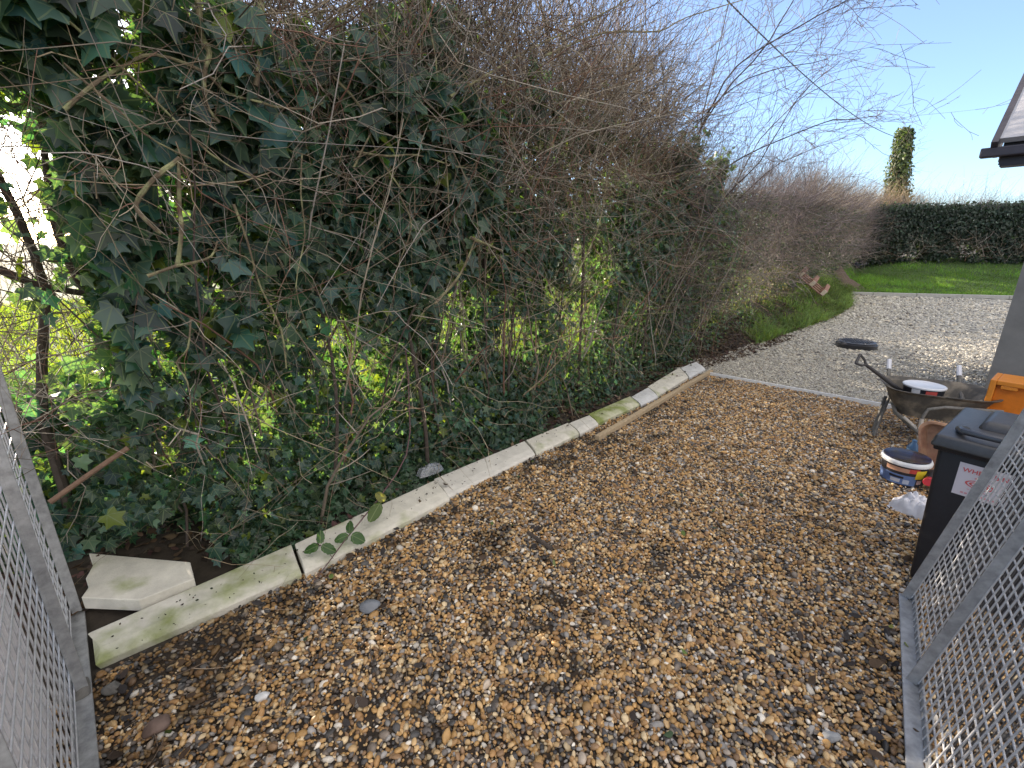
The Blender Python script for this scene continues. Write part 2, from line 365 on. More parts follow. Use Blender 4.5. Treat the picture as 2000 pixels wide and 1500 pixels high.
def scatter_obj(name, p, rot, scl, idx, col, label, cat):
    me = bpy.data.meshes.new(name); n = len(p); me.vertices.add(n); me.vertices.foreach_set('co', p.astype(np.float32).ravel())
    for nm, ty, dt, key in (('rot', 'FLOAT_VECTOR', rot, 'vector'), ('scl', 'FLOAT_VECTOR', scl, 'vector')):
        a = me.attributes.new(nm, ty, 'POINT'); a.data.foreach_set(key, dt.astype(np.float32).ravel())
    a = me.attributes.new('idx', 'INT', 'POINT'); a.data.foreach_set('value', idx.astype(np.int32))
    c4 = np.ones((n, 4), np.float32); c4[:, :3] = col
    a = me.attributes.new('col', 'FLOAT_COLOR', 'POINT'); a.data.foreach_set('color', c4.ravel())
    me.update(); o = link(name, me, None, None, (0, 0, 0))
    g = bpy.data.node_groups.new(name, 'GeometryNodeTree')
    g.interface.new_socket(name='Geometry', in_out='INPUT', socket_type='NodeSocketGeometry'); g.interface.new_socket(name='Geometry', in_out='OUTPUT', socket_type='NodeSocketGeometry')
    gi = g.nodes.new('NodeGroupInput'); go = g.nodes.new('NodeGroupOutput'); ip = g.nodes.new('GeometryNodeInstanceOnPoints'); ci = g.nodes.new('GeometryNodeCollectionInfo')
    ci.inputs['Collection'].default_value = pcol; ci.inputs['Separate Children'].default_value = True; ci.inputs['Reset Children'].default_value = True
    def na(nm, ty):
        q = g.nodes.new('GeometryNodeInputNamedAttribute'); q.data_type = ty; q.inputs['Name'].default_value = nm; return q.outputs['Attribute']
    e2r = g.nodes.new('FunctionNodeEulerToRotation')
    g.links.new(na('rot', 'FLOAT_VECTOR'), e2r.inputs[0])
    g.links.new(gi.outputs[0], ip.inputs['Points']); g.links.new(ci.outputs[0], ip.inputs['Instance']); ip.inputs['Pick Instance'].default_value = True
    g.links.new(na('idx', 'INT'), ip.inputs['Instance Index']); g.links.new(e2r.outputs[0], ip.inputs['Rotation']); g.links.new(na('scl', 'FLOAT_VECTOR'), ip.inputs['Scale'])
    g.links.new(ip.outputs[0], go.inputs[0])
    md = o.modifiers.new('scatter', 'NODES'); md.node_group = g
    return tag(o, label, cat, kind='stuff')
def jgrid(x0, x1, y0, y1, s):
    X, Y = np.meshgrid(np.arange(x0, x1, s), np.arange(y0, y1, s)); X = X.ravel() + rng.uniform(-.6, .6, X.size) * s; Y = Y.ravel() + rng.uniform(-.6, .6, len(Y.ravel())) * s; return X, Y
X, Y = jgrid(-2.6, 5.4, .4, 6.6, .0131)
u, w = touw(X, Y)
k = in_gold(X, Y) & (Y > .8)
dirt = vnoise(X, Y, 3.2, 1) * .30 + vnoise(X, Y, 12, 2) * .50 + .06 + .19 * np.exp(-np.abs(w - .1) / .35) + .10 * sstep(1.2, 2.2, X) * sstep(2.6, 1.2, Y) + .14 * sstep(-1.1, -1.5, X)
k &= rng.uniform(0, 1, len(X)) > sstep(.62, .80, dirt) * .4
X, Y, dirt = X[k], Y[k], dirt[k]; n = len(X)
GP = np.array([(.40, .23, .078), (.46, .30, .135), (.31, .17, .062), (.54, .41, .235), (.22, .13, .065), (.155, .125, .10), (.25, .235, .22), (.06, .057, .055), (.55, .51, .44), (.11, .095, .085), (.38, .31, .24)])
pr = np.array([.18, .16, .13, .10, .10, .09, .07, .09, .045, .07, .05]); pr /= pr.sum()
ci_ = rng.choice(len(GP), n, p=pr); GP = (GP * .93 + GP.mean(1, keepdims=True) * .07) * 1.10
gcol = GP[ci_] * rng.uniform(.7, 1.25, (n, 1)) * (1 - .55 * sstep(.58, .74, dirt))[:, None]
sz = np.clip(rng.lognormal(math.log(.0168), .34, n), .008, .046)
scl = sz[:, None] * rng.uniform(.8, 1.2, (n, 3))
rot = np.stack([rng.normal(0, .45, n), rng.normal(0, .45, n), rng.uniform(0, 6.28, n)], 1)
zz = gz(X, Y) + -.002 + rng.uniform(0, .020, n) + .02 * (vnoise(X, Y, 2.5, 5) - .4)
scatter_obj('golden_gravel', np.stack([X, Y, zz], 1), rot, scl, rng.integers(0, 8, n), gcol, 'loose golden brown flint gravel covering the near ground', 'gravel')
def grey_pts(x0, x1, y0, y1, s, rmin, rmax, size):
    X, Y = jgrid(x0, x1, y0, y1, s); rr = np.hypot(X, Y); k = in_grey(X, Y) & (rr > rmin) & (rr <= rmax); return X[k], Y[k], np.full(k.sum(), size)
A = [grey_pts(1, 9, 3, 10, .021, 0, 8.5, .021), grey_pts(3, 14, 4, 14, .036, 8.5, 13, .032), grey_pts(5, 21, 6, 20, .08, 13, 22, .05)]
X, Y, sz = [np.concatenate(a) for a in zip(*A)]; n = len(X)
YP = np.array([(.44, .42, .365), (.37, .355, .31), (.50, .475, .40), (.28, .27, .25), (.43, .38, .295), (.14, .13, .12)])
gcol = YP[rng.choice(6, n, p=[.3, .24, .18, .12, .1, .06])] * rng.uniform(.75, 1.2, (n, 1))
sz = sz * rng.lognormal(0, .3, n)
scatter_obj('grey_gravel', np.stack([X, Y, gz(X, Y) + .006 + rng.uniform(0, .008, n)], 1), np.stack([rng.normal(0, .4, n), rng.normal(0, .4, n), rng.uniform(0, 6.28, n)], 1), sz[:, None] * rng.uniform(.75, 1.2, (n, 3)), rng.integers(0, 8, n), gcol, 'pale grey limestone chippings covering the yard behind the steel edging', 'gravel')

# ------------------------------------------------------------------ near hedge: ivy over hawthorn
GAPS = [(.7, 1.2, .15, .22), (.97, .88, .14, .17), (1.82, 1.2, .20, .38), (2.15, 1.72, .17, .30), (2.6, .93, .28, .26), (3.76, 1.6, .36, .34), (3.75, .86, .34, .28),
        (.17, .84, .13, .13), (.75, 1.66, .07, .07), (1.55, 2.0, .1, .08), (-.1, 2.1, .10, .10), (.02, 1.12, .06, .12), (3.1, 1.35, .16, .14), (1.35, .95, .09, .12), (2.5, 1.3, .10, .15), (-.25, 1.2, .08, .08), (.3, 1.3, .05, .06)]
BASEG = [(6.7, .60, .28, .13), (7.35, .66, .30, .16), (8.1, .70, .28, .15), (8.9, .74, .35, .15), (9.8, .80, .35, .14), (10.9, .88, .4, .14), (12.6, 1.0, .5, .16)]
def baseg(u, z):
    f = np.ones(np.shape(u))
    for gu, gzz, ru, rz in BASEG: f *= np.clip((np.sqrt(((u - gu) / ru) ** 2 + ((z - gzz) / rz) ** 2) - .7) / .5, .04, 1)
    return f
def gapf(u, z, w=-.75):
    f = baseg(u, z)
    for gu, gzz, ru, rz in GAPS:
        # the hole runs through the hedge roughly towards the yard
        uu = u - gu - (w + .8) * (-.45) * np.clip(gu, 0, 3) / 2
        f *= np.clip((np.sqrt((uu / ru) ** 2 + ((z - gzz) / rz) ** 2) - .75) / .5, .05, 1)
    return f
def ivy_top(u): return np.interp(u, [-1.6, -.6, -.45, .5, 1.0, 2, 3, 4, 5, 5.6, 7, 8.5, 10], [3.3, 3.3, 3.3, 2.75, 2.5, 2.2, 2.1, 2.2, 2.5, 2.8, 2.75, 2.0, 1.4])
def ivy_w(u, z): return -.60 + .12 * (z - 1.0) + .22 * (vnoise(u, z, 1.6, 21) - .5) + .22 * sstep(.9, .2, z)
def ivy_batch(n, u0, u1, s0, s1, z0=.05, z1=3.4, thick=.22, shift=0., keep=1., top=0., clump=0):
    u = rng.uniform(u0, u1, n); z = rng.uniform(z0, z1, n)
    zt = np.maximum(ivy_top(u), np.interp(u, [.3, 1, 4, 5.5, 7], [3.4, 3.3, 3.2, 2.8, 1.5]) * (top > 0)) + .5 * sstep(.58, .7, vnoise(u, z, 1.5, 88)); k = np.clip((zt + .25 * (vnoise(u, z, 3, 4) - .5) - z) / .35, 0, 1)
    if clump: k = k * sstep(.46, .62, vnoise(u, z, 1.9, 93) * .65 + vnoise(u, z, 5, 94) * .35)
    dep = rng.exponential(thick, n); w = ivy_w(u, z) - dep + .05 + shift
    left = (u < -.50) & (z > .85 + .25 * vnoise(u, z, 5, 6)) & (z < 2.42)
    hol = sstep(.26, .36, vnoise(u, z, 6.5, 77) * .65 + vnoise(u, z, 13, 78) * .35); hol = np.where((u < 3.2) & (z > .35), hol, 1)
    gate = (u < -.72) & (w > -.95 + .5 * (z < .35)) & (z < 1.6)
    k = k * (1 - ((u < -.3) & (w > -.86) & (z < .42)))
    k = k * np.where(left, .10, 1) * gapf(u, z, w) * np.where(u < .7, .12 + .88 * hol, .5 + .5 * hol) * (1 - gate)
    k = k * np.where(u > 3.0, np.clip(.55 + 1.5 * (vnoise(u, z, 1.7, 9) - .3), .25, 1), 1) * keep
    m = rng.uniform(0, 1, n) < k; u, z, w = u[m], z[m], w[m]; n = len(u)
    x, y = xyw(u, w); zb = gz(x, y)
    p = np.stack([x, y, np.maximum(z, zb * 1. + .03)], 1)
    nr = np.array([N[0], N[1], .45])[None] + rng.normal(size=(n, 3)) * .5
    tp = np.array([0, 0, -1.])[None] + rng.normal(size=(n, 3)) * .55
    s = rng.uniform(s0, s1, n) * np.clip(rng.lognormal(-.06, .28, n), .5, 1.5) * np.interp(z, [0, 1, 2.6], [.75, .9, 1.25]) * np.interp(u, [-1, 1, 6], [1.12, 1, .9])
    base = np.array([.035, .082, .060])[None] * np.exp(rng.normal(0, .38, (n, 1))) * np.array([1, 1, 1.])
    base[:, 0] *= rng.uniform(.7, 1.5, n); base[:, 2] *= rng.uniform(.7, 1.45, n)
    yl = rng.uniform(0, 1, n) < .035; base[yl] = np.array([.11, .15, .025]) * rng.uniform(.6, 1.2, (yl.sum(), 1))
    return leaves(p, nr, tp, s, base)
hedge = empty('hedge', (*[float(v) for v in xyw(2, -.8)], 0), 'tall overgrown ivy covered hedge with bare tangled twigs filling the left of the yard', 'hedge')
L = [ivy_batch(21000, -1.5, 6.5, .055, .085), ivy_batch(12000, -1.2, 2.6, .045, .075), ivy_batch(9000, -.6, 3, .05, .08, shift=-.25, thick=.3), ivy_batch(1800, -.6, 2.0, .075, .105, z0=1.2, thick=.06, shift=.06),
     ivy_batch(17000, 2.0, 9.5, .045, .072, shift=.05, keep=.9), ivy_batch(9000, -1.5, 9, .05, .08, shift=-.75, keep=.8), ivy_batch(19000, .3, 6.5, .05, .085, z0=1.2, z1=3.5, shift=-.6, keep=.75, top=1.0), ivy_batch(9000, 1.0, 6.2, .05, .085, z0=1.9, z1=3.35, shift=-.22, keep=.8, top=1.0, clump=1), ivy_batch(6000, 1.0, 6.2, .05, .08, z0=.1, z1=2.2, keep=.9), ivy_batch(5500, -2.0, -.35, .05, .085, z0=.05, z1=1.0, shift=-.55, thick=.3), ivy_batch(7000, 2, 7, .05, .075, z0=.1, z1=.8, shift=-.3, thick=.3), ivy_batch(7000, 4.6, 7.6, .05, .075, z0=1.9, z1=3.0, keep=.75)]
V, F, C, LC = cat_leaves(L)
arr_obj('ivy_foliage', V, F, M_leaf, hedge, col=C, lc=LC)
tag(bpy.data.objects['ivy_foliage'], kind='stuff')
# ivy carpet on the foot of the hedge
def carpet(n, u0, u1, w0, w1, s0, s1):
    u = rng.uniform(u0, u1, n); w = rng.uniform(w0, w1, n); k = vnoise(u, w, 2.6, 31) * .6 + vnoise(u, w, 7, 32) * .4 > .34; k &= ~((u < -.22) & (w > -.84)); u, w = u[k], w[k]; n = len(u); x, y = xyw(u, w)
    p = np.stack([x, y, gz(x, y) + .02 + rng.uniform(0, .14, n) * sstep(-.25, -.6, w)], 1)
    base = np.array([.032, .072, .042])[None] * np.exp(rng.normal(0, .38, (n, 1))); yl = rng.uniform(0, 1, n) < .05; base[yl] = (.09, .13, .03)
    return leaves(p, np.array([N[0] * .5, N[1] * .5, 1.]) + rng.normal(size=(n, 3)) * .4, np.array([N[0], N[1], -.2]) + rng.normal(size=(n, 3)) * .8, rng.uniform(s0, s1, n), base)
V, F, C, LC = cat_leaves([carpet(6500, -.75, 3.2, -1.15, -.29, .03, .065), carpet(2600, 3, 6.8, -1.1, -.3, .03, .05), carpet(500, -.8, .4, -.9, -.45, .05, .08)])
tag(arr_obj('ivy_ground_cover', V, F, M_leaf, None, col=C, lc=LC), 'low ivy carpeting the soil between the hedge foot and the concrete copings', 'ground cover', kind='stuff')

BR = [(.27, .235, .18), (.16, .13, .10), (.37, .33, .27), (.08, .06, .05), (.22, .12, .085), (.32, .295, .265)]
BG = [(.26, .21, .14), (.21, .16, .10), (.3, .26, .19)]
PU = [(.15, .128, .132), (.10, .083, .09), (.21, .185, .18), (.125, .092, .098)]
def pts_uwz(u, w, z): x, y = xyw(u, w); return np.stack([x, y, z], 1)
items = []
# upright stems from the foot
n = 330; u = rng.uniform(-.4, 8.5, n); w = -.95 + rng.normal(0, .22, n)
p = pts_uwz(u, w, gz(*xyw(u, w)) - .05)
d = np.stack([rng.normal(0, .22, n), rng.normal(0, .22, n), np.ones(n)], 1)
P, r = sticks(p, d, rng.uniform(1.2, 2.9, n), rng.uniform(.005, .013, n), 8, .35, .018); items.append((P, r, twig_cols(n, BR)))
P2, r2 = side_twigs(P, r, 5, .35); items.append((P2, r2, twig_cols(len(P2), BR)))
# the tangle
def tangle(n, u0, u1, z0, z1, w0, w1, L0, L1, r0, r1, pal, dz=.1, dn=.25, curve=.5, side=0, K=6):
    u = rng.uniform(u0, u1, n); z = rng.uniform(z0, z1, n); w = rng.uniform(w0, w1, n)
    p = pts_uwz(u, w, z); d = rng.normal(size=(n, 3)) * np.array([1, 1, .9]); d[:, 2] += dz; d[:, 0] += N[0] * dn; d[:, 1] += N[1] * dn
    P, r = sticks(p, d, rng.uniform(L0, L1, n), rng.uniform(r0, r1, n), K, curve, .035)
    items.append((P, r, twig_cols(n, pal)))
    if side: 
        P2, r2 = side_twigs(P, r, side, .45); items.append((P2, r2, twig_cols(len(P2), pal)))
tangle(1500, -.3, 6.2, 2.15, 3.55, -1.5, -.40, .4, 1.2, .0024, .0062, BR, side=3)
tangle(1150, -.2, 5.3, 2.1, 3.45, -1.0, -.25, .5, 1.2, .0022, .005, BR + BG, dz=.5, side=3)
tangle(900, .3, 5.5, 2.8, 3.7, -1.6, -.5, .5, 1.2, .0022, .0048, BR, dz=1.2, dn=.1, side=4)
tangle(420, -.2, 6.0, 1.3, 2.2, -1.2, -.35, .4, 1.1, .002, .005, BR + BG, side=3)
tangle(520, .2, 5.0, 1.9, 3.2, -1.3, -.45, .7, 1.6, .003, .0075, BR + BG[:1], dz=2.2, dn=.15, side=3, K=8)
tangle(480, 2.0, 5.9, 2.6, 3.75, -1.5, -.45, .6, 1.5, .0028, .0065, BR + BG[:1], dz=1.2, dn=.15, side=4, K=7)
tangle(150, 4.5, 6.8, 2.3, 3.0, -1.4, -.4, .5, 1.3, .002, .004, PU, dz=1.0, dn=.3, side=4)
tangle(380, 2.4, 9.5, .35, 2.2, -1.2, -.3, .4, 1.0, .002, .0045, BR + BG, side=3)
tangle(230, -.5, 3.2, .6, 2.6, -.5, -.28, .3, .9, .0016, .0034, BG, dz=-.5, dn=.15, curve=.8, side=1, K=8)
tangle(480, -1.6, -.3, .7, 2.6, -1.6, -.7, .4, 1.0, .0018, .004, BR, dz=.3, side=3)
tangle(160, -.5, 6, .12, .45, -.7, -.25, .2, .6, .0015, .003, BG, dz=.0, side=1)
V, F, C = cat_tubes(items)
o = arr_obj('twigs', V, F, M_twig, hedge, col=C); o['kind'] = 'stuff'
def hp(pl, w, r, m=None, name='branch', n=7, sub=3):
    """a traced branch: list of (u,z) on the plane w"""
    x, y = xyw([a for a, b in pl], [w + .02 * math.sin(i * 2.3) for i in range(len(pl))])
    pts = [Vector((float(a), float(b), c[1])) for a, b, c in zip(x, y, pl)]
    q = []
    for i in range(len(pts) - 1):
        a, b = pts[i], pts[i + 1]; a0 = pts[max(i - 1, 0)]; b1 = pts[min(i + 2, len(pts) - 1)]
        for k in range(sub):
            t = k / sub
            q.append(.5 * ((2 * a) + (b - a0) * t + (2 * a0 - 5 * a + 4 * b - b1) * t * t + (3 * a - a0 - 3 * b + b1) * t ** 3))
    q.append(pts[-1])
    rr = [r * (1 - .45 * i / len(q)) * random.uniform(.82, 1.2) for i in range(len(q))]
    ob = MB().tube(q, rr, n).build(name, m or M_bark, hedge, smooth=True)
    return np.array([tuple(v) for v in q]), rr
TR = [([(.05, 2.98), (.05, 2.84), (.05, 2.69), (.06, 2.61), (.03, 2.53), (.02, 2.41), (.05, 2.33)], .013), ([(-.48, 2.29), (-.38, 2.39), (-.26, 2.49), (-.15, 2.55), (.02, 2.53), (.12, 2.47), (.25, 2.45), (.33, 2.45), (.49, 2.47), (.57, 2.51)], .008),
      ([(-.13, 2.16), (-.24, 2.07), (-.32, 1.96), (-.3, 1.89), (-.26, 1.84)], .012), ([(.32, 3.1), (.32, 2.93), (.31, 2.76), (.28, 2.65), (.24, 2.52)], .017), ([(-.22, 1.7), (-.18, 1.86), (-.16, 1.97), (-.14, 2.14)], .011),
      ([(-.34, 1.66), (-.23, 1.7), (-.16, 1.71), (-.08, 1.74), (-.04, 1.81)], .008), ([(.72, 2.21), (.84, 2.4), (.93, 2.48), (1.23, 2.53)], .006), ([(-.21, 1.46), (-.25, 1.32), (-.3, 1.25), (-.28, 1.16), (-.29, 1.01), (-.34, .89)], .0045),
      ([(.43, 2.25), (.39, 2.05), (.4, 1.84), (.3, 1.57), (.34, 1.34)], .004), ([(.06, 1.98), (.09, 1.81), (.13, 1.58), (.19, 1.36), (.19, 1.13)], .006), ([(1.62, 1.84), (1.78, 1.79), (1.98, 1.74)], .013), ([(1.26, 1.39), (1.46, 1.55), (1.59, 1.67), (1.66, 1.83)], .010),
      ([(1.47, 2.72), (1.86, 2.95), (2.24, 3.17), (2.75, 3.44), (3.87, 4.04)], .008), ([(2.43, 3.18), (3.28, 3.57), (4.34, 3.88), (4.91, 4.16), (6.55, 4.83)], .009), ([(.65, 2.65), (.79, 2.53), (.9, 2.31), (1.06, 2.09)], .007), ([(1.02, 2.09), (1.09, 1.91), (.99, 1.66), (.92, 1.53)], .006),
      ([(-.6, 2.75), (-.3, 2.5), (0, 2.2), (.2, 2.1)], .006), ([(-.45, 2.45), (-.3, 2.3), (-.2, 2.22), (.02, 2.12)], .006), ([(1.28, 3.21), (1.35, 2.89), (1.38, 2.63), (1.4, 2.37), (1.42, 2.05), (1.42, 1.92)], .0055),
      ([(2.22, .87), (2.92, .93), (3.92, .99), (5.33, .9)], .007), ([(2.23, .47), (2.54, .6), (3.06, .82)], .007), ([(4.83, .86), (5.12, .44), (5.72, .12)], .007), ([(.75, 2.3), (.95, 2.3), (1.2, 2.34), (1.5, 2.3), (1.7, 2.32)], .007), ([(2.9, 1.4), (3.3, 1.9), (3.5, 2.4), (3.6, 3.0)], .010)]
for i, (u0, z1, r_) in enumerate([(.45, 1.9, .012), (1.15, 2.3, .015), (1.45, 1.6, .010), (2.35, 2.4, .014), (2.95, 2.0, .011), (3.45, 2.5, .016), (4.2, 2.2, .013), (4.9, 2.4, .014)]):
    q = []
    for k in range(10):
        t = k / 9; x, y = xyw(u0 + .10 * math.sin(3 * t + i * 1.7) + .05 * i % .12 * t, -.52 + .05 * math.sin(4 * t + i)); q.append((float(x), float(y), .08 + (z1 - .08) * t))
    MB().tube(q, [r_ * (1.1 - .5 * k / 9) for k in range(10)], 7).build('stem', M_dbark, hedge, smooth=True)
its = []
for pl, r in TR:
    q, rr = hp(pl, -.30, r)
    P2, r2 = side_twigs(q[None], np.array(rr)[None] * .7, 7 if r > .005 else 3, .4, spread=.9); its.append((P2, r2, twig_cols(len(P2), BG + BR)))
V, F, C = cat_tubes(its); arr_obj('branch_twigs', V, F, M_twig, hedge, col=C)['kind'] = 'stuff'
# ivy-wrapped trunks standing in the hedge
def trunk(u, w, h, r, leanu, leanw, label, name='ivy_clad_trunk'):
    x, y = xyw(u, w); z0 = float(gz(x, y)) - .1
    root = empty(name, (float(x), float(y), z0), label, 'tree trunk')
    q = []
    for i in range(9):
        t = i / 8; a, b = xyw(u + leanu * t + .03 * math.sin(5 * t + u), w + leanw * t); q.append((float(a), float(b), z0 + h * t))
    MB().tube(q, [r * (1.15 - .5 * i / 8) for i in range(9)], 9).build('trunk', M_dbark, root, smooth=True)
    return root, np.array(q)
def wrap(root, q, n, r, s0, s1, z0=.1):
    i = rng.uniform(0, len(q) - 1.01, n); j = i.astype(int); f = (i - j)[:, None]; c = q[j] * (1 - f) + q[j + 1] * f
    a = rng.uniform(0, 6.28, n); o = np.stack([np.cos(a), np.sin(a), .25 + 0 * a], 1); p = c + o * (r * rng.uniform(.7, 1.5, n))[:, None]
    base = np.array([.02, .05, .024]) * rng.uniform(.5, 1.5, (n, 1))
    V, F, C, LC = leaves(p, o + rng.normal(size=o.shape) * .4, np.array([0, 0, -1.]) + rng.normal(size=o.shape) * .5, rng.uniform(s0, s1, n), base)
    arr_obj('ivy', V, F, M_leaf, root, col=C, lc=LC)
for u, w, h, r, lu, lw, lb in [(1.55, -.95, 2.3, .055, .1, .1, 'ivy wrapped trunk between the two leftmost tall bright gaps of the hedge'), (2.05, -.9, 2.2, .06, .25, .1, 'thick ivy wrapped trunk standing just right of the narrow lit gap'), (3.2, -.95, 2.2, .06, -.1, .1, 'ivy wrapped trunk left of the wide yellow gap in the hedge'), (4.45, -.9, 2.1, .05, .2, .15, 'ivy wrapped trunk right of the wide yellow gap in the hedge')]:
    rt, q = trunk(u, w, h, r, lu, lw, lb); wrap(rt, q, 420, .11, .05, .08)
# bare little tree at the open left end
lt = empty('bare_tree', (*[float(v) for v in xyw(-.8, -.95)], .1), 'thin dark leaning tree with bare branches in the open gap behind left gate', 'tree')
def tp(pl, w): x, y = xyw([a for a, b in pl], [w] * len(pl)); return [(float(a), float(b), c[1]) for a, b, c in zip(x, y, pl)]
MB().tube(tp([(-.80, .1), (-.79, .5), (-.79, .92), (-.72, 1.25), (-.64, 1.55), (-.64, 1.75), (-.66, 1.95), (-.70, 2.2), (-.8, 2.6)], -1.02), [.03, .026, .024, .022, .02, .018, .017, .015, .01], 8).build('trunk', M_dbark, lt, smooth=True)
MB().tube(tp([(-.47, 1.5), (-.52, 1.72), (-.53, 1.93), (-.50, 2.2), (-.46, 2.5)], -1.1), [.022, .02, .018, .014, .009], 8).build('trunk', M_dbark, lt, smooth=True)
MB().tube(tp([(-.95, 1.75), (-.8, 1.7), (-.66, 1.6), (-.5, 1.55), (-.3, 1.6)], -.95), [.02, .02, .018, .015, .01], 8).build('limb', M_dbark, lt, smooth=True)
n = 110; P, r = sticks(np.array(tp([(random.uniform(-.9, -.5), random.uniform(1.2, 2.4)) for _ in range(n)], -.95)), rng.normal(size=(n, 3)) + np.array([0, 0, .3]), rng.uniform(.25, .7, n), rng.uniform(.0018, .004, n), 6, .4, .04)
P2, r2 = side_twigs(P, r, 2, .5); V, F, C = cat_tubes([(P, r, twig_cols(n, BR)), (P2, r2, twig_cols(len(P2), BR))]); arr_obj('twigs', V, F, M_twig, lt, col=C)['kind'] = 'stuff'

# ------------------------------------------------------------------ twiggy hedge running to the far corner
far = empty('hedge', (*[float(v) for v in xyw(14, -.9)], .6), 'long purplish brown bare twig hedge running along the bank to the far corner', 'hedge')
def htop(u): return np.interp(u, [5.5, 6.5, 8, 11, 16.5, 20, 26, 27], [3.0, 2.85, 2.85, 3.0, 3.2, 3.3, 3.45, 3.45])
items = []
def hedge_twigs(n, u0, u1, L0, L1, r0, r1, pal, wf=-.45, depth=1.2, dirz=.35, topbias=False, per=3):
    u = u0 + (u1 - u0) * rng.uniform(0, 1, n) ** 1.25; b = np.interp(u, BU, BH); zt = htop(u)
    f = rng.uniform(0, 1, n) ** .8 if not topbias else rng.uniform(.82, .99, n)
    z = b + .12 + (zt - b - .3) * f; w = wf - depth * rng.uniform(0, 1, n) ** 1.6 + .3 * (vnoise(u, z, 1.1, 40) - .5)
    k = rng.uniform(0, 1, n) < .12 + .88 * baseg(u, z); u, z, w = u[k], z[k], w[k]; n = len(u)
    x, y = xyw(u, w); p = np.stack([x, y, z], 1)
    d = rng.normal(size=(n, 3)); d[:, 2] += dirz; d[:, 0] += N[0] * .35; d[:, 1] += N[1] * .35
    if topbias: d = np.stack([rng.normal(.25, .35, n), rng.normal(0, .35, n), rng.uniform(.6, 1.4, n)], 1)
    P, r = sticks(p, d, rng.uniform(L0, L1, n), rng.uniform(r0, r1, n), 5, .4, .04); c = twig_cols(n, pal, .5); items.append((P, r, c))
    P2, r2 = side_twigs(P, r, per, .5); items.append((P2, r2, twig_cols(len(P2), pal)))
hedge_twigs(3000, 5.6, 13, .35, .9, .003, .006, PU + BR[1:2])
hedge_twigs(2400, 12, 26.8, .6, 1.2, .005, .010, PU + BR[1:2])
hedge_twigs(620, 5.6, 14, .5, 1.3, .0025, .004, PU, topbias=True, per=4)
hedge_twigs(900, 13, 26.8, .6, 1.3, .004, .006, PU + BG, topbias=True, per=4)
V, F, C = cat_tubes(items); arr_obj('twigs', V, F, M_twig, far, col=C)['kind'] = 'stuff'
def far_leaf(n, u0, u1, zf0, zf1, s0, s1, palette, thr=.5, wf=-.5, depth=.9):
    u = rng.uniform(u0, u1, n); b = np.interp(u, BU, BH); z = b + (htop(u) - b) * rng.uniform(zf0, zf1, n); k = (vnoise(u, z, .9, 50) * .6 + vnoise(u, z, 3, 51) * .4 > thr) & (rng.uniform(0, 1, n) < baseg(u, z))
    u, z = u[k], z[k]; n = len(u); w = wf - depth * rng.uniform(0, 1, n) ** 1.5; x, y = xyw(u, w)
    c = np.array(palette)[rng.integers(0, len(palette), n)] * rng.uniform(.6, 1.4, (n, 1))
    return leaves(np.stack([x, y, np.maximum(z, gz(x, y) + .03)], 1), np.array([N[0], N[1], .5]) + rng.normal(size=(n, 3)) * .6, np.array([0, 0, -1.]) + rng.normal(size=(n, 3)) * .7, rng.uniform(s0, s1, n), c, OVAL, OVALF)
GD = [(.022, .05, .025), (.03, .06, .03), (.04, .06, .03), (.05, .055, .03)]
V, F, C, LC = cat_leaves([far_leaf(22000, 6, 14, .05, .92, .04, .07, GD, .42), far_leaf(24000, 13, 26.8, .02, .88, .06, .10, GD, .38), far_leaf(5000, 6.5, 14, .0, .3, .035, .06, [(.09, .10, .04), (.14, .11, .06), (.05, .07, .03)], .3), far_leaf(9000, 6, 26, .0, 1., .05, .08, GD, .2, wf=-1.2, depth=.5)])
arr_obj('leaves', V, F, M_leaf2, far, col=C)['kind'] = 'stuff'

# ------------------------------------------------------------------ dark hedge across the end of the lawn
FA = np.array([15.9, 21.9]); FB = np.array([31., 17.6])
cross = empty('hedge', (21, 20.6, 1.0), 'dark green clipped hedge across the far end of the lawn', 'hedge')
fd = (FB - FA) / np.linalg.norm(FB - FA); fn = np.array([fd[1], -fd[0]])
def cross_leaf(n, off, s0, s1):
    t = rng.uniform(-1.5, 15, n); f = rng.uniform(0, 1, n); z = 1.0 + 2.42 * f + .07 * rng.normal(size=n)
    o = off * rng.uniform(0, 1, n) ** 1.4 - .25 * (vnoise(t, z, 1.2, 60) - .5) + .25 * (1 - f)
    k = vnoise(t, z, 1.6, 61) * .5 + vnoise(t, z, 5, 62) * .5 > .24 + .22 * (f < .38) * (t > 1); t, z, o = t[k], z[k], o[k]; n = len(t)
    p = np.stack([FA[0] + fd[0] * t - fn[0] * o, FA[1] + fd[1] * t - fn[1] * o, z], 1)
    c = np.array([.030, .050, .036]) * np.exp(rng.normal(0, .4, (n, 1)))
    return leaves(p, np.array([fn[0], fn[1], .4]) + rng.normal(size=(n, 3)) * .6, np.array([0, 0, -1.]) + rng.normal(size=(n, 3)) * .7, rng.uniform(s0, s1, n), c, OVAL, OVALF)
V, F, C, LC = cat_leaves([cross_leaf(30000, .9, .07, .11), cross_leaf(26000, 1.8, .10, .14), cross_leaf(16000, 2.2, .12, .17)]); arr_obj('leaves', V, F, M_leaf2, cross, col=C)['kind'] = 'stuff'
items = []
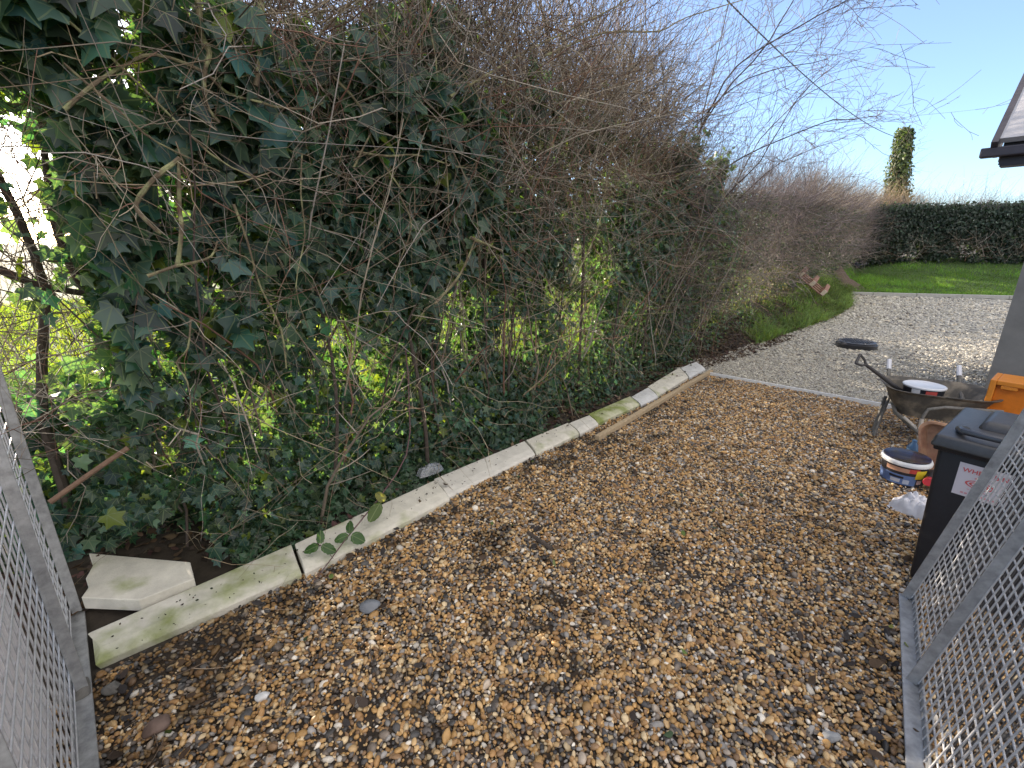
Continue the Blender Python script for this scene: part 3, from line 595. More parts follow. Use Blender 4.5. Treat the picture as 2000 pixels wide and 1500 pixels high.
def cross_twigs(n, z0, z1, L0, L1, r0, r1, pal, up, o0=-.1, o1=1.):
    t = rng.uniform(-1.5, 15, n); o = rng.uniform(o0, o1, n); z = rng.uniform(z0, z1, n)
    p = np.stack([FA[0] + fd[0] * t - fn[0] * o, FA[1] + fd[1] * t - fn[1] * o, z], 1)
    d = rng.normal(size=(n, 3)) * np.array([.5, .5, .5]) + np.array([.12, 0, up]); P, r = sticks(p, d, rng.uniform(L0, L1, n), rng.uniform(r0, r1, n), 5, .35, .04); items.append((P, r, twig_cols(n, pal)))
    P2, r2 = side_twigs(P, r, 3, .5); items.append((P2, r2, twig_cols(len(P2), pal)))
cross_twigs(1300, 1.0, 2.1, .5, 1.0, .004, .008, BR, .5)
cross_twigs(1500, 3.1, 3.45, .25, .6, .003, .005, PU, .8)
cross_twigs(120, 3.2, 3.4, .8, 1.6, .004, .006, PU + BG, 1.2)
V, F, C = cat_tubes(items); arr_obj('twigs', V, F, M_twig, cross, col=C)['kind'] = 'stuff'

# ------------------------------------------------------------------ bare saplings leaning out of the hedge
def bare_tree(stems, label, seed, nside=9, pal=PU, r0=.02, levels=2):
    base = Vector(stems[0][0]); gxy = float(gz(base.x, base.y))
    root = empty('bare_tree', (base.x, base.y, gxy), label, 'tree')
    its = []
    for i, (pts) in enumerate(stems):
        pts = [Vector(p) for p in pts]; q = []
        for k in range(len(pts) - 1):
            a, b = pts[k], pts[k + 1]; a0 = pts[max(k - 1, 0)]; b1 = pts[min(k + 2, len(pts) - 1)]
            for s in range(4):
                t = s / 4; q.append(.5 * ((2 * a) + (b - a0) * t + (2 * a0 - 5 * a + 4 * b - b1) * t * t + (3 * a - a0 - 3 * b + b1) * t ** 3) + Vector(rng.normal(0, .008, 3)))
        q.append(pts[-1]); rr = [r0 * (.8 if i else 1) * (1 - .75 * k / len(q)) for k in range(len(q))]
        MB().tube(q, rr, 6).build('trunk' if i == 0 else 'limb', M_dbark, root, smooth=True)
        P = np.array([tuple(v) for v in q])[None]; r_ = np.array(rr)[None]
        P2, r2 = side_twigs(P, r_, nside, .5, 6, .55, .5, .3, .03); its.append((P2, r2, twig_cols(len(P2), pal)))
        r2 = np.maximum(r2, .003); P3, r3 = side_twigs(P2, r2, 5, .55, 5, .6, .6, .3, .03); r3 = np.maximum(r3, .0022); its.append((P3, r3, twig_cols(len(P3), pal)))
        if levels > 1: P4, r4 = side_twigs(P3, r3, 2, .5, 4, .7, .7, .3, .03); r4 = np.maximum(r4, .0018); its.append((P4, r4, twig_cols(len(P4), pal)))
    V, F, C = cat_tubes(its); arr_obj('twigs', V, F, M_twig, root, col=C)['kind'] = 'stuff'
bare_tree([[(2.0, 7.15, .3), (2.18, 7.07, 1.76), (2.55, 6.95, 3.28), (3.17, 6.69, 4.19), (3.42, 6.56, 4.75)], [(2.55, 6.95, 3.28), (2.88, 6.82, 3.96), (3.62, 6.46, 4.37), (4.0, 6.2, 4.5)], [(2.3, 7.0, 2.2), (2.56, 6.94, 2.45), (3.08, 6.73, 2.9), (3.79, 6.36, 3.2), (4.1, 6.15, 3.2)]], 'tallest bare sapling leaning right out of the hedge against blue sky', 1, 16, r0=.016)
bare_tree([[(1.7, 7.3, .3), (1.9, 7.15, 1.84), (2.16, 7.08, 2.8), (2.75, 6.87, 3.63), (3.21, 6.67, 3.86), (3.75, 6.38, 3.9)], [(1.9, 7.15, 1.84), (2.0, 7.2, 3.0), (2.1, 7.1, 4.2)]], 'bare sapling arching low right with fine drooping twigs over the hedge top', 2, 16, r0=.013)
bare_tree([[(2.4, 7.1, .35), (2.53, 6.95, 1.62), (2.52, 6.96, 2.97), (2.61, 6.93, 3.88), (2.74, 6.88, 4.8)], [(2.53, 6.95, 1.8), (2.85, 6.83, 2.3), (3.25, 6.65, 2.84), (3.54, 6.5, 3.5), (3.87, 6.31, 3.85)]], 'upright bare sapling rising between the two leaning ones', 3, 15, r0=.013)
bare_tree([[(1.5, 7.4, .3), (1.58, 7.3, 2.0), (1.6, 7.22, 3.02), (1.52, 7.24, 3.97), (1.49, 7.25, 5.0)], [(1.55, 7.3, 2.6), (1.88, 7.3, 3.33), (1.84, 7.3, 4.13), (1.74, 7.3, 5.0)]], 'straight pale twin stemmed bare tree rising from the ivy in the middle hedge', 4, 6, BG + BR, .019)
bare_tree([[(3.4, 8.3, .4), (3.5, 8.2, 2.0), (3.75, 8.0, 3.1), (4.2, 7.7, 3.8), (4.6, 7.4, 4.0)], [(3.6, 8.1, 2.4), (4.2, 7.9, 3.0), (4.9, 7.5, 3.3)]], 'smallest bare sapling at the right end of the leaning group', 5, 15, r0=.011)

# ------------------------------------------------------------------ ivy covered pole, dry scrub and cable at the far corner
pole = empty('utility_pole', (18.6, 23.6, 1.0), 'short pole smothered in ivy rising behind the far hedge corner', 'pole')
MB().tube([(18.5, 23.6, 1.0), (18.4, 23.7, 4), (18.2, 23.85, 6.85)], [.2, .17, .14], 12).build('post', M_dbark, pole, smooth=True)
n = 5200; f = rng.uniform(0, 1, n) ** .9; a = rng.uniform(0, 6.28, n); rad = np.interp(f, [0, .35, .75, 1], [.78, .58, .40, .33]) * rng.uniform(.35, 1.1, n) * (1 + .15 * np.sin(a * 3 + f * 9))
p = np.stack([18.5 - .3 * f + np.cos(a) * rad, 23.6 + .25 * f + np.sin(a) * rad, 1.6 + 5.3 * f], 1); nr = np.stack([np.cos(a), np.sin(a), .3 + 0 * a], 1) + rng.normal(size=(n, 3)) * .5
V, F, C, LC = leaves(p, nr, np.array([0, 0, -1.]) + rng.normal(size=(n, 3)) * .6, rng.uniform(.10, .17, n), np.array([.062, .088, .032]) * rng.uniform(.5, 1.5, (n, 1)), OVAL, OVALF); arr_obj('ivy', V, F, M_leaf2, pole, col=C)
n = 160; a = rng.uniform(0, 6.28, n); zz = rng.uniform(3.2, 6.9, n); P, r = sticks(np.stack([18.35 + .4 * np.cos(a), 23.7 + .4 * np.sin(a), zz], 1), np.stack([np.cos(a), np.sin(a), rng.normal(.2, .5, n)], 1), rng.uniform(.25, .5, n), np.full(n, .006), 5, .8, .04)
V, F, C = cat_tubes([(P, r, twig_cols(n, BR))]); arr_obj('ivy_shoots', V, F, M_twig, pole, col=C)['kind'] = 'stuff'
cpts = []
A0 = Vector((18.0, 24.0, 6.55)); B0 = Vector((3.62, 9.32, 5.72))
for i in range(101):
    t = 1.45 * i / 100; p = A0.lerp(B0, t); p.z -= 4 * .32 * t * (1 - t); cpts.append(p)
cab = MB()
for ph in (0, math.pi):
    q = []
    for i in range(1200):
        f = i / 1199 * 100; k = min(int(f), 99); p = cpts[k].lerp(cpts[k + 1], f - k); a = i * .55 + ph
        q.append(p + Vector((math.cos(a) * .008, 0, math.sin(a) * .008)))
    cab.tube(q, .0075, 4)
tag(cab.build('overhead_cable', mat('cable_sheath', (.03, .03, .035), .6)), 'dark twisted overhead cable sagging down to the ivy covered pole', 'cable')
dry = empty('shrub', (18.0, 22.9, 1.0), 'pale dry straw coloured shrub at the foot of the ivy covered pole', 'shrub')
n = 1500; p = np.stack([rng.normal(17.6, 1.1, n), rng.normal(23.1, .5, n), rng.uniform(2.4, 3.6, n)], 1)
P, r = sticks(p, np.stack([rng.normal(.25, .4, n), rng.normal(0, .4, n), rng.uniform(.5, 1.3, n)], 1), rng.uniform(.4, 1.1, n), rng.uniform(.004, .007, n), 5, .4, .04); P2, r2 = side_twigs(P, r, 3, .5)
ST = [(.40, .31, .19), (.33, .25, .15), (.28, .2, .13)]
V, F, C = cat_tubes([(P, r, twig_cols(n, ST)), (P2, r2, twig_cols(len(P2), ST))]); arr_obj('stems', V, F, M_twig, dry, col=C)['kind'] = 'stuff'
bsh = empty('shrub', (24.6, 26.0, .5), 'faint bare twiggy bush standing alone beyond the dark clipped hedge', 'shrub')
n = 150; p = np.stack([rng.normal(24.4, .3, n), rng.normal(25.8, .3, n), rng.uniform(1.5, 3.2, n)], 1)
P, r = sticks(p, np.stack([rng.normal(.1, .4, n), rng.normal(0, .4, n), rng.uniform(.9, 1.6, n)], 1), rng.uniform(.9, 2.0, n), rng.uniform(.006, .012, n), 6, .4, .03); P2, r2 = side_twigs(P, r, 7, .45)
V, F, C = cat_tubes([(P, r, twig_cols(n, PU)), (P2, r2, twig_cols(len(P2), PU))]); arr_obj('stems', V, F, M_twig, bsh, col=C)['kind'] = 'stuff'

# ------------------------------------------------------------------ grass, weeds, dead leaves
def grass_obj(name, parts, label, cat):
    o = 0; VV = []; FF = []; CC = []
    for v, f, c in parts: VV.append(v); FF.append(f + o); CC.append(c); o += len(v)
    return tag(arr_obj(name, np.concatenate(VV), np.concatenate(FF), M_grass, col=np.concatenate(CC)), label, cat, kind='stuff')
def gcols(n, base, v=.4): return np.array(base) * rng.uniform(1 - v, 1 + v, (n, 1)) * np.stack([rng.uniform(.8, 1.3, n), np.ones(n), rng.uniform(.7, 1.2, n)], 1)
# meadow behind the hedge
n = 70000; u = rng.uniform(-9, 16, n); w = -1.75 - 16 * rng.uniform(0, 1, n) ** 1.7; x, y = xyw(u, w); dist = np.abs(w)
a = blades(np.stack([x, y, gz(x, y)], 1), rng.uniform(.06, .16, n) * (1 + dist * .04), .006 + dist * .0022, gcols(n, (.19, .28, .06)), .3, .35)
n = 9000; u = rng.uniform(-2.5, 9, n); w = rng.uniform(-3.2, -1.45, n); x, y = xyw(u, w)
b = blades(np.stack([x, y, gz(x, y)], 1), rng.uniform(.2, .55, n), rng.uniform(.006, .012, n), gcols(n, (.17, .25, .05)), .3, .5)
grass_obj('meadow_grass', [a, b], 'sunlit yellow green meadow grass glimpsed through the gaps of the hedge', 'grass')
# lawn beyond the kerb and the grassy bank
n = 60000; s = rng.uniform(-4.5, 12, n); q = .12 + 7.6 * rng.uniform(0, 1, n) ** 1.2; x = KE0[0] + KD[0] * s + KN[0] * q; y = KE0[1] + KD[1] * s + KN[1] * q; u, w = touw(x, y)
hp_ = np.exp(-(((u - 21.0) / .95) ** 2 + ((w + .45) / .6) ** 2)); k = (w > -.75) & (hp_ < .3) & (rng.uniform(0, 1, n) > .45 * (q > 5.2) * (vnoise(x, y, .8, 3) > .45)); x, y, q = x[k], y[k], q[k]; n = len(x)
tall = vnoise(x, y, .9, 14) > .62
a = blades(np.stack([x, y, gz(x, y) - .01], 1), rng.uniform(.05, .11, n) * np.where(tall, 1.9, 1), rng.uniform(.010, .018, n), gcols(n, (.085, .18, .038)) * (.65 + .8 * vnoise(x, y, 1.7, 44))[:, None] * np.where(tall, 1.5, 1)[:, None], .35, .5)
grass_obj('lawn', [a], 'bright green weedy lawn beyond the far concrete kerb', 'grass')
n = 15000; u = rng.uniform(8.2, 20, n); e = np.interp(u, EU, EW); w = e + .05 - 1.0 * rng.uniform(0, 1, n) ** 1.3
k = (np.exp(-(((u - 21.0) / .95) ** 2 + ((w + .45) / .6) ** 2)) < .3) & (vnoise(u, w, 1.3, 70) * .7 + .3 * vnoise(u, w, 5, 71) > np.interp(u, [8.2, 9.5, 11, 20], [.75, .42, .25, .25])); u, w = u[k], w[k]; n = len(u); x, y = xyw(u, w)
a = blades(np.stack([x, y, gz(x, y) - .01], 1), rng.uniform(.10, .40, n) * (.5 + 1.0 * vnoise(u, w, 2.2, 74)), rng.uniform(.007, .013, n), gcols(n, (.125, .21, .075), .6) * np.where(vnoise(u, w, 2.5, 73) > .55, 1.25, .8)[:, None], .4, 1.0)
n = 900; u = rng.uniform(3.5, 9, n); w = rng.uniform(-.9, -.3, n); x, y = xyw(u, w)
b = blades(np.stack([x, y, gz(x, y) - .01], 1), rng.uniform(.06, .2, n), rng.uniform(.004, .007, n), gcols(n, (.08, .09, .03)), .5, .8)
grass_obj('bank_grass', [a, b], 'long dark green grass tufts spilling down the bank beside the grey gravel', 'grass')
LIT = [(.06, .038, .025), (.09, .055, .03), (.045, .032, .026), (.12, .085, .05), (.07, .03, .028)]
def litter(x, y, s0, s1, pal=LIT, dz=.012):
    n = len(x); c = np.array(pal)[rng.integers(0, len(pal), n)] * rng.uniform(.6, 1.3, (n, 1))
    return leaves(np.stack([x, y, gz(x, y) + dz + rng.uniform(0, .02, n)], 1), np.array([0, 0, 1.]) + rng.normal(size=(n, 3)) * .35, rng.normal(size=(n, 3)), rng.uniform(s0, s1, n), c, OVAL, OVALF, .3)
n = 5000; u = rng.uniform(5.8, 9.8, n); e = np.interp(u, EU, EW); w = e + .3 - 1.25 * rng.uniform(0, 1, n); a = litter(*xyw(u, w), .03, .06)
n = 1700; u = rng.uniform(-1.2, 6, n); w = rng.uniform(-.8, -.22, n) - .3 * (u < 0); b = litter(*xyw(u, w), .03, .07)
n = 2600; u = rng.uniform(9, 20, n); w = np.interp(u, EU, EW) + .12 - 1.2 * rng.uniform(0, 1, n) ** .7; b2 = litter(*xyw(u, w), .05, .10, LIT + [(.16, .12, .07)], .05)
V, F, C, LC = cat_leaves([a, b, b2]); tag(arr_obj('leaf_litter', V, F, M_litter, col=C, lc=LC), 'dark brown dead leaves matted on the bank at the foot of the hedge', 'leaf litter', kind='stuff')
n = 1700; x = rng.uniform(-1.7, 2.6, n); y = rng.uniform(1.0, 5.5, n); u, w = touw(x, y)
k = (w > .02) & (rng.uniform(0, 1, n) < .12 + .9 * np.exp(-w / .45) + .8 * sstep(1.0, 1.8, x) * sstep(2.4, 1.4, y)) & (eds(x, y) < 0); a = litter(x[k], y[k], .025, .06, LIT[:3] + [(.035, .03, .03)], .022)
n = 34; x = rng.uniform(-1.3, 2., n); y = rng.uniform(1.2, 4.5, n); u, w = touw(x, y); k = w > .05; b = litter(x[k], y[k], .025, .045, [(.09, .14, .03), (.2, .2, .04), (.05, .09, .04), (.14, .17, .06)], .028)
n = 260; u = rng.uniform(-.8, 6.1, n); w = rng.uniform(-.25, -.01, n); x, y = xyw(u, w); c = litter(x, y, .006, .018, [(.03, .022, .016), (.05, .035, .02), (.02, .03, .012)], 0); c[0][:, 2] += .074 - np.repeat(gz(x, y), len(OVAL))
n = 16; u = rng.uniform(-.3, 6, n); w = rng.uniform(-.24, -.04, n); x, y = xyw(u, w); d_ = litter(x, y, .03, .05, LIT + [(.09, .13, .04)], 0); d_[0][:, 2] += .076 - np.repeat(gz(x, y), len(OVAL))
V, F, C, LC = cat_leaves([a, b, c, d_]); tag(arr_obj('fallen_leaves', V, F, M_litter, col=C, lc=LC), 'scattered dead and fresh fallen leaves lying on golden gravel and copings', 'leaf litter', kind='stuff')
n = 110; x = np.concatenate([rng.uniform(-1.5, 1.8, 70), rng.uniform(-1.5, -.6, 40)]); y = np.concatenate([rng.uniform(1.1, 3.6, 70), rng.uniform(1.1, 2.0, 40)]); u, w = touw(x, y); k = w > .03; x, y = x[k], y[k]; n = len(x)
d = rng.normal(size=(n, 3)); d[:, 2] = rng.normal(0, .04, n)
P, r = sticks(np.stack([x, y, gz(x, y) + .035], 1), d, rng.uniform(.06, .22, n), rng.uniform(.0012, .0028, n), 6, .3, .02); P[..., 2] = np.maximum(P[..., 2], .024)
V, F, C = cat_tubes([(P, r, twig_cols(n, [(.2, .15, .1), (.12, .085, .06), (.28, .22, .16), (.07, .05, .04)]))], 4); tag(arr_obj('twig_litter', V, F, M_twig, col=C), 'thin broken twigs scattered over the golden gravel', 'twigs', kind='stuff')

# ------------------------------------------------------------------ concrete copings along the hedge foot
def concrete(name, green, base=(.58, .56, .49), sc=5.):
    m = mat(name, base, .9, col2=(.21, .25, .075), vscale=sc, thr=(.66 - .34 * green, .9 - .3 * green), var=.18, bump=.35, bscale=120); return m
CM = [concrete('mossy_concrete', .75), concrete('light_mossy_concrete', .38), concrete('clean_concrete', .06, (.58, .565, .515)), concrete('greened_concrete', 1.0, (.54, .53, .41)), concrete('bluish_concrete', .03, (.55, .56, .56))]
JB = [(-1.97, 1.72), (-1.33, 2.38), (-.6, 3.17), (.12, 3.89), (.56, 4.33), (.81, 4.56), (1.4, 5.16), (1.71, 5.54), (2.44, 6.49), (2.81, 6.85)]
JF = [(-1.82, 1.57), (-1.17, 2.15), (-.46, 2.94), (.21, 3.66), (.65, 4.12), (.88, 4.37), (1.46, 4.93), (1.75, 5.24), (2.42, 6.06), (2.83, 6.52)]
CL = ['nearest concrete coping, chipped end and broad green algae, beside the broken slab', 'pale concrete coping crossed by the arching bramble stem', 'clean pale concrete coping just past the clear plastic scrap', 'concrete coping with a yellowish green smear, before the first short piece', 'short clean concrete coping piece opposite the near end of the timber batten', 'greenest yellowish concrete coping alongside the timber batten',
      'short bluish grey concrete coping between two greenish ones beside the batten', 'long pale coping with faint green tinge, last but one before the far end', 'last clean bluish coping at the far end near the steel edging']
CI = [0, 1, 2, 1, 2, 3, 4, 1, 4]
def coping(b0, b1, f0, f1, zb, zf, m, label, chip0=0., chip1=0.):
    b0, b1, f0, f1 = [np.array(p) for p in (b0, b1, f0, f1)]
    ns = 14; nw = 5; mb = MB(); vs = []; fs = []
    prof = [(0, -.02), (0, zb - .006), (.05, zb), (.68, zb - .006), (.92, zf - .004), (1, zf - .016), (1.005, -.02)]
    for i in range(ns + 1):
        t = i / ns
        for j, (s, z) in enumerate(prof):
            p = (b0 * (1 - t) + b1 * t) * (1 - s) + (f0 * (1 - t) + f1 * t) * s
            e = chip0 * (i == 0) + chip1 * (i == ns)
            if e: p = p + (b1 - b0) / np.linalg.norm(b1 - b0) * (e * (.5 * math.sin(j * 2.1 + 1) + .5 * random.random()) * (1 if i == 0 else -1))
            vs.append((p[0], p[1], z + float(gz(*((b0 + f0) / 2))) * 0 + random.uniform(-.0012, .0012) if 0 < j < 6 else z))
    k = len(prof)
    for i in range(ns):
        for j in range(k - 1): fs.append((i * k + j, i * k + j + 1, (i + 1) * k + j + 1, (i + 1) * k + j))
        fs.append((i * k + k - 1, i * k, (i + 1) * k, (i + 1) * k + k - 1))
    fs.append(tuple(range(k))[::-1]); fs.append(tuple(ns * k + j for j in range(k)))
    mb.add(vs, fs); return tag(mb.build('concrete_coping', m, bevel=.003, seg=1), label, 'coping stone', 'concrete copings laid in a line along the hedge')
for i in range(9):
    b0, b1, f0, f1 = [np.array(p) for p in (JB[i], JB[i + 1], JF[i], JF[i + 1])]
    g_ = .007; ub = (b1 - b0) / np.linalg.norm(b1 - b0); ex = [0, .02, -.008, 0, .006, -.012, .004, -.006, .006][i]
    sh = N * ex
    coping(b0 + ub * g_ * (i > 0) + sh, b1 - ub * g_ * .6 + sh, f0 + ub * g_ * (i > 0) + sh, f1 - ub * g_ * .6 + sh, .068 + .006 * (i % 2), .052 + .006 * (i % 2), CM[CI[i]], CL[i], .03 if i == 0 else .006, .006)
# broken slab leaning behind the first coping
sb = [(-2.38, 2.20), (-1.78, 2.15), (-1.68, 2.03), (-1.845, 1.87), (-2.125, 1.865), (-2.145, 1.93), (-2.21, 1.99), (-2.26, 2.09)]
mb = MB(); zt = [.135, .115, .105, .11, .13, .135, .14, .14]; n = len(sb)
mb.add([(x, y, z - .07) for (x, y), z in zip(sb, zt)] + [(x, y, z) for (x, y), z in zip(sb, zt)], [tuple(range(n))[::-1], tuple(range(n, 2 * n))] + [(i, (i + 1) % n, n + (i + 1) % n, n + i) for i in range(n)])
tag(mb.build('broken_slab', CM[1], bevel=.004, seg=1), 'broken concrete slab with rough snapped end propped by the left mesh gate', 'concrete slab')
rub = mat('rubble_stone', (.14, .135, .125), .9, var=.3, vscale=12, bump=.6)
def stone(x, y, s, m, label, cat='stone', name='stone', sq=.6, rz=0, group=None, seed=0):
    import bmesh
    bm = bmesh.new(); bmesh.ops.create_icosphere(bm, subdivisions=3, radius=.5); r = np.random.default_rng(seed + 40); pl = r.normal(size=(10, 3)); pl /= np.linalg.norm(pl, axis=1, keepdims=True); dd = r.uniform(.28, .46, 10)
    for v in bm.verts:
        p = np.array(v.co)
        for a, d in zip(pl, dd):
            e = p @ a - d
            if e > 0: p = p - a * e * .9
        p = p * np.array([1.2, .9, sq]) * s; c, s_ = math.cos(rz), math.sin(rz); v.co = (p[0] * c - p[1] * s_, p[0] * s_ + p[1] * c, p[2])
    me = bpy.data.meshes.new(name); bm.to_mesh(me); bm.free()
    for p in me.polygons: p.use_smooth = True
    return tag(link(name, me, m, None, (x, y, float(gz(x, y)) + .02 + s * sq * .22)), label, cat, group)
stone(-.72, 1.91, .095, mat('slate_stone', (.15, .165, .19), .6, var=.2), 'large smooth blue grey stone on gravel below the bramble tip', seed=1)
stone(-1.02, 1.43, .055, mat('white_flint', (.62, .63, .64), .5, var=.1), 'white angular flint on the gravel in front of the chipped coping', seed=2)
stone(-1.80, 1.44, .13, rub, 'rough grey rubble lump beside the left gate rail', seed=3); stone(-1.66, 1.46, .07, rub, 'small grey lump touching the chipped end of the nearest coping', seed=4)
stone(-1.36, 1.30, .09, mat('brown_flint', (.16, .11, .09), .8, var=.3), 'reddish brown flat stone low on the left of the gravel', seed=5, rz=1)
stone(1.2, 1.27, .06, mat('grey_flint', (.27, .28, .29), .6, var=.3), 'grey angular flint near the bottom of the right gate rail', seed=6)
# stick with mossy end on the gravel, cut stick in the ivy
tag(MB().tube([(.10, 2.52, .045), (.17, 2.43, .05), (.24, 2.35, .05)], [.011, .014, .013], 7).build('stick', M_dbark, smooth=True), 'short thick dark stick lying on the gravel in front of the copings', 'stick')
x, y = xyw([-.85, -.54], [-.42, -.46]); tag(MB().tube([(float(x[0]), float(y[0]), .70), (float(np.mean(x)), float(np.mean(y)), .775), (float(x[1]), float(y[1]), .845)], [.013, .012, .013], 8).build('stick', mat('cut_wood', (.17, .105, .07), .8, var=.3, vscale=20), smooth=True), 'straight brown cut stick poking out of the ivy behind the left gate', 'stick')
# timber batten, steel edging
wood = mat('sawn_timber', (.40, .31, .20), .8, var=.22, vscale=14, bump=.2)
a = Vector((.80, 4.0, 0)); b = Vector((2.86, 6.37, 0)); d = (b - a).normalized(); s = Vector((d.y, -d.x, 0))
tag(MB().box((a + b) / 2 + Vector((0, 0, .045)), ((b - a).length, .05, .045), ax=(d, s, Vector((0, 0, 1)))).build('timber_batten', wood, bevel=.003), 'long pale sawn timber batten lying on gravel alongside the far copings', 'timber')
steel = mat('pale_steel_edging', (.68, .70, .72), .5, metal=.0, var=.12)
a = Vector((2.78, 6.28, 0)); b = Vector((4.75, 4.47, 0)); d = (b - a).normalized(); s = Vector((d.y, -d.x, 0))
tag(MB().box((a + b) / 2 + Vector((0, 0, .02)), ((b - a).length, .02, .075), ax=(d, s, Vector((0, 0, 1)))).build('edging_strip', steel), 'thin pale metal edging strip dividing the golden gravel from the grey', 'edging')
# concrete kerb at the lawn: one stone after another
kc = mat('kerb_concrete', (.36, .36, .34), .9, var=.2, vscale=6, bump=.3)
ang = (KD[0], KD[1], 0); ks = Vector(ang); kn = Vector((KN[0], KN[1], 0))
kl = ['concrete kerb stone at the left end of the line, against the bank', 'second concrete kerb stone from the bank along the lawn', 'third concrete kerb stone from the bank along the lawn', 'fourth concrete kerb stone from the bank along the lawn', 'fifth concrete kerb stone from the bank, next to the grey wall edge', 'concrete kerb stone behind the grey wall edge']
cs = [-.35, .95, 2.25, 3.55, 4.85, 6.15]
for i, c0 in enumerate(cs[:5]):
    c = Vector((KE0[0], KE0[1], 0)) + ks * (c0 + .65) + kn * .05
    tag(MB().box((c.x, c.y, .045), (1.285, .10, .17), ax=(ks, kn, Vector((0, 0, 1)))).build('kerb_stone', kc, bevel=.008), kl[i], 'kerb', 'kerb stones edging the lawn')

# ------------------------------------------------------------------ inspection cover
mc = empty('manhole_cover', (6.18, 8.12, 0), 'round black inspection chamber lid standing proud of the grey gravel', 'manhole cover')
blk = mat('black_plastic', (.022, .023, .028), .38, var=.25, vscale=30)
MB().lathe((6.18, 8.12, -.03), [(.31, 0), (.31, .115), (.295, .12), (.28, .105)], 40).build('ring', blk, mc, smooth=True)
lid = MB().lathe((6.18, 8.12, .04), [(.285, 0), (.285, .078), (.272, .084), (.03, .086)], 40)
for i in range(-5, 6):
    for j in range(-5, 6):
        if math.hypot(i, j) < 5.2: lid.box((6.18 + i * .045, 8.12 + j * .045, .129), (.026, .026, .008))
lid.build('lid', mat('wet_black_plastic', (.05, .055, .07), .32, var=.2), mc, smooth=False)

# ------------------------------------------------------------------ pallet on the bank
pb = mat('weathered_red_timber', (.22, .12, .085), .85, var=.35, vscale=7, bump=.3); pe = mat('fresh_cut_end_grain', (.68, .58, .46), .8, var=.2, vscale=30)
pl0 = Vector((7.66, 12.70, .98)); pl1 = Vector((8.22, 12.36, .46)); ax = (pl1 - pl0).normalized(); back = Vector((D[0], D[1], .05)).normalized(); back = (back - ax * back.dot(ax)).normalized(); up = ax.cross(back).normalized(); up = -up if up.z < 0 else up
pal = empty('wooden_pallet', pl0.lerp(pl1, .5) - Vector((0, 0, .35)), 'reddish wooden pallet with pale block ends tipped against the grassy bank', 'pallet')
Ln = (pl1 - pl0).length
for k in range(3):
    c = pl0.lerp(pl1, (.07, .52, .95)[k]) + up * .085
    MB().box(c + back * .4, (.10, .8, .14), ax=(ax, back, up)).build('stringer', pb, pal, bevel=.003)
    MB().box(c - back * .006, (.098, .012, .138), ax=(ax, back, up)).build('end_block', pe, pal)
for s_ in (-1, 1):
    for k in range(4 if s_ < 0 else 0):
        MB().box(pl0.lerp(pl1, .5) + up * (.06 + s_ * .062) + back * (.05 + k * .23), (Ln * 1.02, .11, .022), ax=(ax, back, up)).build('deck_board', pb, pal, bevel=.002)

